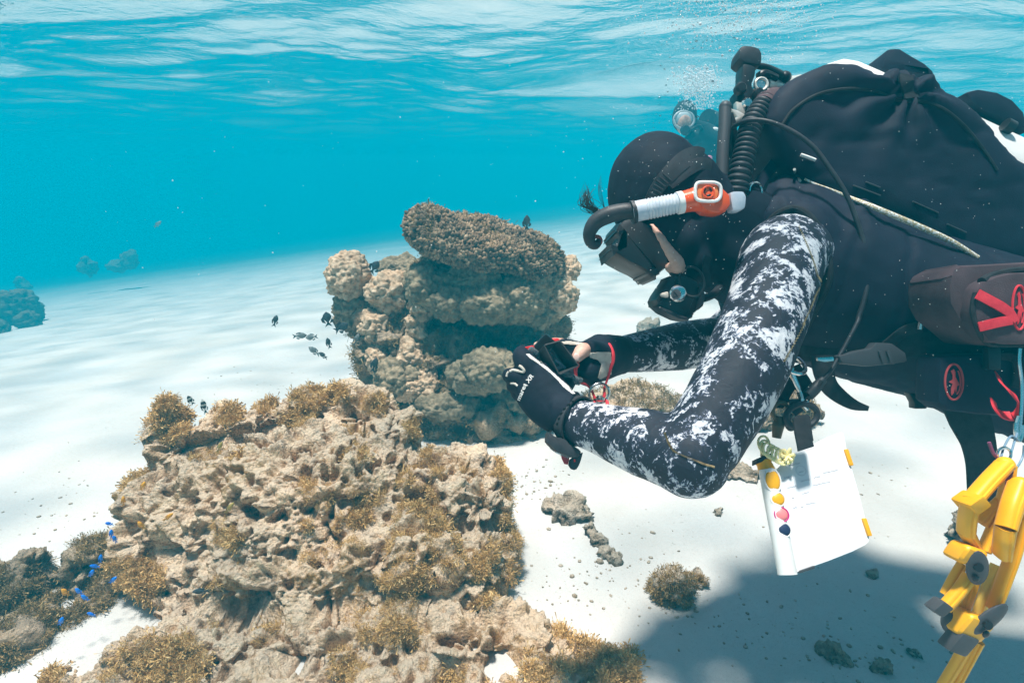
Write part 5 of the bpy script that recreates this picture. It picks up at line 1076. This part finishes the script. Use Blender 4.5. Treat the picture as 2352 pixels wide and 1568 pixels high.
# ------------------------------------------------------------------ second diver, far off in the haze
DB = 4.6
b2 = MB(); kb = DB / 2.35   # pixel offsets are taken at this depth
b2.ell(P(1572, 268, DB), (.098, .11, .128)); b2.tube(pts(P, (1580, 290, DB), (1610, 310, DB + .05), (1640, 335, DB + .1)), [.06, .11, .14], 16)
b2.tube(pts(P, (1625, 320, DB + .1), (1650, 390, DB + .35), (1670, 430, DB + .8), (1690, 450, DB + 1.2)), [.16, .17, .12, .07], 18)
for sx in (-1, 1): b2.tube(pts(P, (1684 + 12 * sx, 448, DB + 1.0), (1692 + 16 * sx, 452, DB + 1.6), (1700 + 14 * sx, 448, DB + 2.1), (1704 + 16 * sx, 470, DB + 2.6)), [.09, .075, .05, .06], 12)
b2.tube(pts(P, (1600, 312, DB), (1570, 340, DB - .05), (1572, 372, DB - .1), (1600, 385, DB - .15)), [.06, .05, .045, .035], 12)
b2.tube(pts(P, (1640, 315, DB + .1), (1668, 350, DB), (1650, 385, DB - .1)), [.07, .055, .04], 12)
me = fuse(b2, 'person', .016, 3); p2 = link_mesh('person', me, mat('dark wetsuit', (.010, .018, .024), rough=.7)); rebase(p2, P(1640, 430, DB)); tag(p2, 'distant diver in a pale round mask fading into the blue behind the first diver\'s hood', 'person')
b2 = MB(); b2.ell(P(1571, 285, DB - .075), (.062, .035, .075)); b2.build('face', m_skin, p2)
b2 = MB(); b2.torus(P(1571, 276, DB - .10), VIEW, .070, .010, 24, 8, 1.15, (1, 0, 0)); b2.build('mask', mat('pale mask', (.40, .44, .46), rough=.4), p2)
b2 = MB(); b2.ell(P(1571, 276, DB - .09), (.075, .012, .06)); b2.build('mask_lens', mat('mask glass', (.55, .62, .65), rough=.2), p2)
b2 = MB(); b2.lathe([(.0, .03), (.03, .028), (.042, 0), (.03, -.02)], P(1574, 300, DB - .14), VIEW, 16, False); b2.tube(pts(P, (1582, 300, DB - .12), (1606, 290, DB - .1), (1618, 305, DB)), .014, 8); b2.build('regulator', m_plastic, p2)
b2 = MB(); b2.tube(pts(P, (1625, 275, DB + .1), (1668, 290, DB + .3)), .085, 16, smooth=False); b2.build('cylinder', m_rubber, p2)
b2 = MB(); b2.ell(P(1641, 298, DB - .02), (.035, .02, .02)); b2.build('shoulder_light', m_white, p2)
b2 = MB(); b2.ell(P(1629, 364, DB - .15), (.024, .014, .024)); b2.build('pink_gauge', mat('pink gauge', (.85, .25, .38), rough=.4), p2)

# ------------------------------------------------------------------ fish
def fish_mesh(name, L_, hgt, thick, tail=.24, fin=.16, fork=.5):
    """nose at +x; body, forked tail, back and belly fins in one continuous little fish"""
    mb = MB(); x = np.linspace(0, 1, 11); prof = np.array([.02, .30, .52, .78, .95, 1.0, .95, .80, .55, .30, .17])[::1]
    prof = np.array([.06, .42, .70, .90, 1.0, .98, .88, .70, .46, .26, .18]); V = []; F = []; n = 10
    for xi, p_ in zip(x, prof):
        for j in range(n):
            t = 2 * math.pi * j / n; V.append((L_ * (.5 - xi * (1 - tail)), thick * .5 * p_ ** .8 * math.cos(t), hgt * .5 * p_ * math.sin(t)))
    for i in range(10):
        for j in range(n): k = (j + 1) % n; F.append((i * n + j, i * n + k, (i + 1) * n + k, (i + 1) * n + j))
    F.append(tuple(range(n))[::-1]); F.append(tuple(range(10 * n, 11 * n))); mb.add(V, F)
    xt = L_ * (.5 - (1 - tail)); w = thick * .08
    def fin_(o):
        m = len(o); mb.add([(a, w, b) for a, b in o] + [(a, -w, b) for a, b in o], [tuple(range(m)), tuple(range(m, 2 * m))[::-1]] + [(i, i + m, (i + 1) % m + m, (i + 1) % m) for i in range(m)])
    fin_([(xt + .05 * L_, -hgt * .08), (xt + .05 * L_, hgt * .08), (-L_ * .5, hgt * .42), (-L_ * (.5 - tail * fork), 0), (-L_ * .5, -hgt * .42)])
    fin_([(L_ * .22, hgt * .42), (L_ * .05, hgt * (.5 + fin)), (-L_ * .18, hgt * (.42 + fin)), (-L_ * .26, hgt * .22), (0, hgt * .4)])
    fin_([(L_ * .02, -hgt * .46), (-L_ * .1, -hgt * (.48 + fin)), (-L_ * .22, -hgt * (.34 + fin)), (-L_ * .25, -hgt * .2)])
    return mb.mesh(name, 40)
m_blue = mat('electric blue scales', [(.35, (.005, .10, .55)), (.65, (.01, .26, .90))], 120, 2, .35, spec=.7)
m_orng = mat('orange fish', [(.35, (.60, .24, .02)), (.65, (.85, .40, .03))], 120, 2, .45)
m_dark = mat('dark fish', [(.35, (.03, .035, .04)), (.65, (.08, .09, .095))], 90, 2, .5)
m_greyf = mat('grey fish', [(.35, (.16, .18, .18)), (.65, (.30, .32, .31))], 90, 2, .5)
m_yelf = mat('dull yellow fish', [(.35, (.28, .20, .05)), (.65, (.50, .38, .10))], 90, 2, .5)
m_strip, N, L, b = new_mat('dark barred fish'); vec = geo_pos(N); wv = N.new('ShaderNodeTexWave'); wv.inputs['Scale'].default_value = 26; L.new(vec, wv.inputs['Vector']); rc = ramp(N, [(.55, (.015, .017, .02)), (.7, (.55, .56, .50))]); L.new(wv.outputs['Fac'], rc.inputs[0]); L.new(rc.outputs[0], b.inputs['Base Color'])
def school(name, me, material, group, rows):
    me.materials.append(material)
    for k, (u, v, d, ang, yaw, label) in enumerate(rows):
        o = bpy.data.objects.new(name, me); C.objects.link(o); o.location = P(u, v, d)
        o.rotation_euler = (Matrix.Rotation(R(yaw), 3, 'Z') @ Matrix.Rotation(R(-ang), 3, 'Y')).to_euler()
        tag(o, label, 'fish', group)
ES = lambda x, y: (x * .5248, 832.6 + y * .5248)
school('blue_damselfish', fish_mesh('blue_damselfish', .022, .0085, .005, fin=.08), m_blue, 'blue damselfish round the left reef cluster', [
    (*ES(478, 704), 1.30, 0, 170, 'bright blue damselfish, uppermost of its shoal, swimming level over the sand'), (*ES(487, 748), 1.30, 80, 60, 'bright blue damselfish pointing straight up just under the uppermost one'),
    (*ES(503, 772), 1.30, 100, 60, 'bright blue damselfish pointing up on the right flank of the shoal'), (*ES(440, 857), 1.30, 75, 40, 'bright blue damselfish against the top of the dark reef cluster'),
    (*ES(415, 890), 1.28, 15, 190, 'larger-looking blue damselfish swimming level, upper of a touching pair'), (*ES(400, 920), 1.28, 55, 10, 'blue damselfish slanting, lower of a touching pair'),
    (*ES(495, 950), 1.30, 40, 20, 'small blue damselfish at the right rim of the dark reef cluster'), (*ES(345, 1000), 1.24, 115, 20, 'dark-backed blue damselfish diving in the middle of the reef cluster'),
    (*ES(372, 1028), 1.24, 120, 20, 'blue damselfish following just below a dark-backed one'), (*ES(400, 1100), 1.22, 10, 170, 'blue damselfish low over the pale rim of the cluster'), (*ES(267, 1130), 1.2, 60, 20, 'lowest blue damselfish of the shoal, tilted, over dark rock')])
school('orange_fish', fish_mesh('orange_fish', .026, .0095, .006, fin=.10), m_orng, 'small orange fish on the reef', [
    (*ES(625, 540), 1.33, 60, 20, 'small orange fish by the left shoulder of the pale reef, highest of its kind'), (*ES(540, 605), 1.36, 80, 60, 'small orange fish at the left rim of the reef over the sand'),
    (*ES(618, 712), 1.30, 110, 20, 'small orange fish pointing down beside pale lumps on the left rim'), (*ES(735, 675), 1.30, 20, 50, 'dull orange fish in a hollow of the reef'), (*ES(287, 1005), 1.22, 110, 40, 'orange fish among the blue ones over the dark cluster')])
school('dark_fish', fish_mesh('dark_fish', .060, .034, .012, fin=.2), m_dark, 'dark fish round the tall coral head', [
    (860, 614, 2.30, 55, 20, 'black fish tilted between two coral heads at the top left'), (752, 733, 2.2, 95, 15, 'black fish hanging nose up left of the coral head'), (784, 752, 2.2, 25, 25, 'black fish just below and right of another at the coral head\'s left side'),
    (1210, 512, 2.2, 90, 40, 'small black fish above the right end of the coral plate'), (860, 838, 2.2, 60, 60, 'small black fish low in the shade of the coral head')])
school('dark_fish', fish_mesh('dark_fish', .044, .018, .008, fin=.12), m_dark, 'dark fish round the tall coral head', [(632, 737, 2.0, 70, 20, 'slim dark fish alone over the sand left of the coral head'), (742, 816, 2.1, 20, 150, 'small dark fish low beside the coral head base'), (755, 788, 2.1, 100, 30, 'small dark fish hanging below the pair of black fish')])
school('grey_fish', fish_mesh('grey_fish', .058, .026, .010, fin=.1), m_greyf, 'grey fish over the sand', [(688, 771, 2.4, 0, 20, 'pale grey fish, left one of a level pair over the sand'), (716, 774, 2.4, -10, 170, 'pale grey fish, right one of a level pair over the sand'), (722, 806, 2.35, 35, 170, 'pale grey fish hovering lowest over the sand left of the coral'), (820, 780, 2.3, 60, 30, 'grey fish half hidden under the left coral heads')])
school('barred_fish', fish_mesh('barred_fish', .044, .014, .007, fin=.14), m_strip, None, [(469, 934, 1.5, 95, 25, 'black and gold fish pointing up between two algae knobs')])
school('barred_fish', fish_mesh('barred_fish', .030, .013, .006, fin=.14), m_strip, None, [(438, 919, 1.5, 110, 40, 'small striped fish against the round algae knob')])
school('dark_fish', fish_mesh('dark_fish', .040, .014, .007, fin=.1), m_dark, None, [(462, 1357, 1.24, -5, 180, 'dark slender fish in the shade under the ledge of the pale reef')])
school('yellow_fish', fish_mesh('yellow_fish', .034, .010, .006, fin=.1), m_yelf, None, [(527, 1166, 1.33, 50, 20, 'slim yellowish fish over the middle of the pale reef'), (504, 1027, 1.45, 60, 20, 'slim yellowish fish in the upper hollow of the pale reef')])
school('grey_fish', fish_mesh('grey_fish', .10, .034, .014), m_greyf, None, [(362, 515, 6.0, 40, 20, 'faint fish far off above the fading sand')])

# ------------------------------------------------------------------ bubbles and drifting specks
m_bub = bpy.data.materials.new('air bubble'); m_bub.use_nodes = True
N = m_bub.node_tree.nodes; L = m_bub.node_tree.links; N.clear(); out = N.new('ShaderNodeOutputMaterial'); mx = N.new('ShaderNodeMixShader')
lw = N.new('ShaderNodeFresnel'); lw.inputs['IOR'].default_value = 1.9; tr_ = N.new('ShaderNodeBsdfTransparent'); tr_.inputs[0].default_value = (.95, .97, .98, 1); g_ = N.new('ShaderNodeBsdfGlossy'); g_.inputs['Roughness'].default_value = .03
L.new(lw.outputs[0], mx.inputs[0]); L.new(tr_.outputs[0], mx.inputs[1]); L.new(g_.outputs[0], mx.inputs[2]); L.new(mx.outputs[0], out.inputs[0])
m_foam = mat('foam of tiny bubbles', (.80, .84, .86), rough=.25, spec=.8)
bub_me = MB().ell((0, 0, 0), (1, 1, .72), None, 14, 9).mesh('bubble', None); bub_me.materials.append(m_bub)
g = np.random.default_rng(21); BUB = []
for (x, y, r) in [(675, 22, 7), (765, 85, 12), (612, 105, 6), (655, 132, 6), (728, 130, 6), (626, 170, 8), (598, 232, 9), (606, 315, 8), (615, 350, 8), (572, 380, 9), (570, 418, 6), (540, 512, 6), (572, 512, 6), (541, 537, 5), (555, 465, 5), (770, 480, 14), (825, 500, 8), (820, 230, 8), (850, 295, 12), (905, 335, 4), (960, 68, 9), (985, 70, 5), (635, 450, 4), (572, 90, 4), (505, 475, 4),
                  (468, 603, 8), (508, 603, 6), (540, 613, 9), (477, 635, 8), (630, 681, 8), (470, 718, 7), (505, 728, 9), (475, 765, 7), (470, 793, 6), (452, 826, 8), (450, 888, 6), (732, 680, 7), (728, 1050, 15), (505, 570, 5), (712, 600, 5)]:
    BUB.append((*Z1(x, y), .80 if y > 560 else 1.15, r * .4396 * .55))
for k in range(95):
    u = g.normal(1655, 55) if k < 60 else g.normal(1560, 40); v = g.uniform(4, 110) if k < 60 else g.uniform(20, 290)
    BUB.append((u, v, g.uniform(1.0, 1.5), g.uniform(.6, 2.2)))
for k, (u, v, d, rp) in enumerate(BUB):
    o = bpy.data.objects.new('air_bubble', bub_me); C.objects.link(o); o.location = P(u, v, d); s_ = rp * d / FPX; o.scale = (s_, s_, s_)
    tag(o, 'small glassy air bubble rising above or clinging to the black hood', 'bubble', 'air bubbles rising past the diver in front')
mb = MB(); V1, F1 = ICO[1]
for k in range(1100):
    t = g.uniform(0, 1); u = 1608 + 26 * g.normal() * (1 - .3 * t) - 8 * t; v = 160 + 130 * t ** .8 * g.uniform(.3, 1) + 10 * g.normal()
    if v < 150 or v > 252: continue
    add_ico(mb, 1, P(u, v, 4.3 + .15 * g.normal()), g.uniform(.003, .010) * (1.1 - .6 * t))
tag(rebase(mb.build('bubble_cloud', m_foam, None, None, None), P(1610, 270, 4.3)), 'cloud of white exhaust bubbles above the distant diver', 'bubbles', None, 'stuff')
mb = MB()
for k in range(900):
    u = g.normal(1690, 95); v = abs(g.normal(0, 62)) - 6
    add_ico(mb, 1, P(u, v, max(1.0, 1.5 + .35 * g.normal())), min(.0035, .0008 + abs(g.normal(0, .0007))))
tag(rebase(mb.build('bubble_cloud', m_foam, None, None, None), P(1690, 60, 1.5)), 'fine haze of rising bubbles above the first diver\'s valve', 'bubbles', None, 'stuff')
mb = MB(); m_speck = mat('drifting speck', (.80, .80, .76), rough=.8)
for k in range(480):
    u = g.uniform(1380, 2352); v = g.uniform(90, 950); d = g.uniform(.62, .80) if k % 3 else g.uniform(.9, 2.0)
    if k % 4 == 0: u = g.normal(1500, 110); v = g.normal(480, 130); d = g.uniform(.72, .79)
    add_ico(mb, 1, P(u, v, d), g.uniform(.00022, .0006) * (1.5 if k % 9 == 0 else 1) * d / .75)
for k in range(260): add_ico(mb, 1, P(g.uniform(200, 1500), g.uniform(150, 1000), g.uniform(.8, 3)), g.uniform(.0004, .0012))
tag(rebase(mb.build('drifting_specks', m_speck, None, None, None), P(1700, 600, .8)), 'pale specks drifting in the water in front of the diver', 'specks', None, 'stuff')
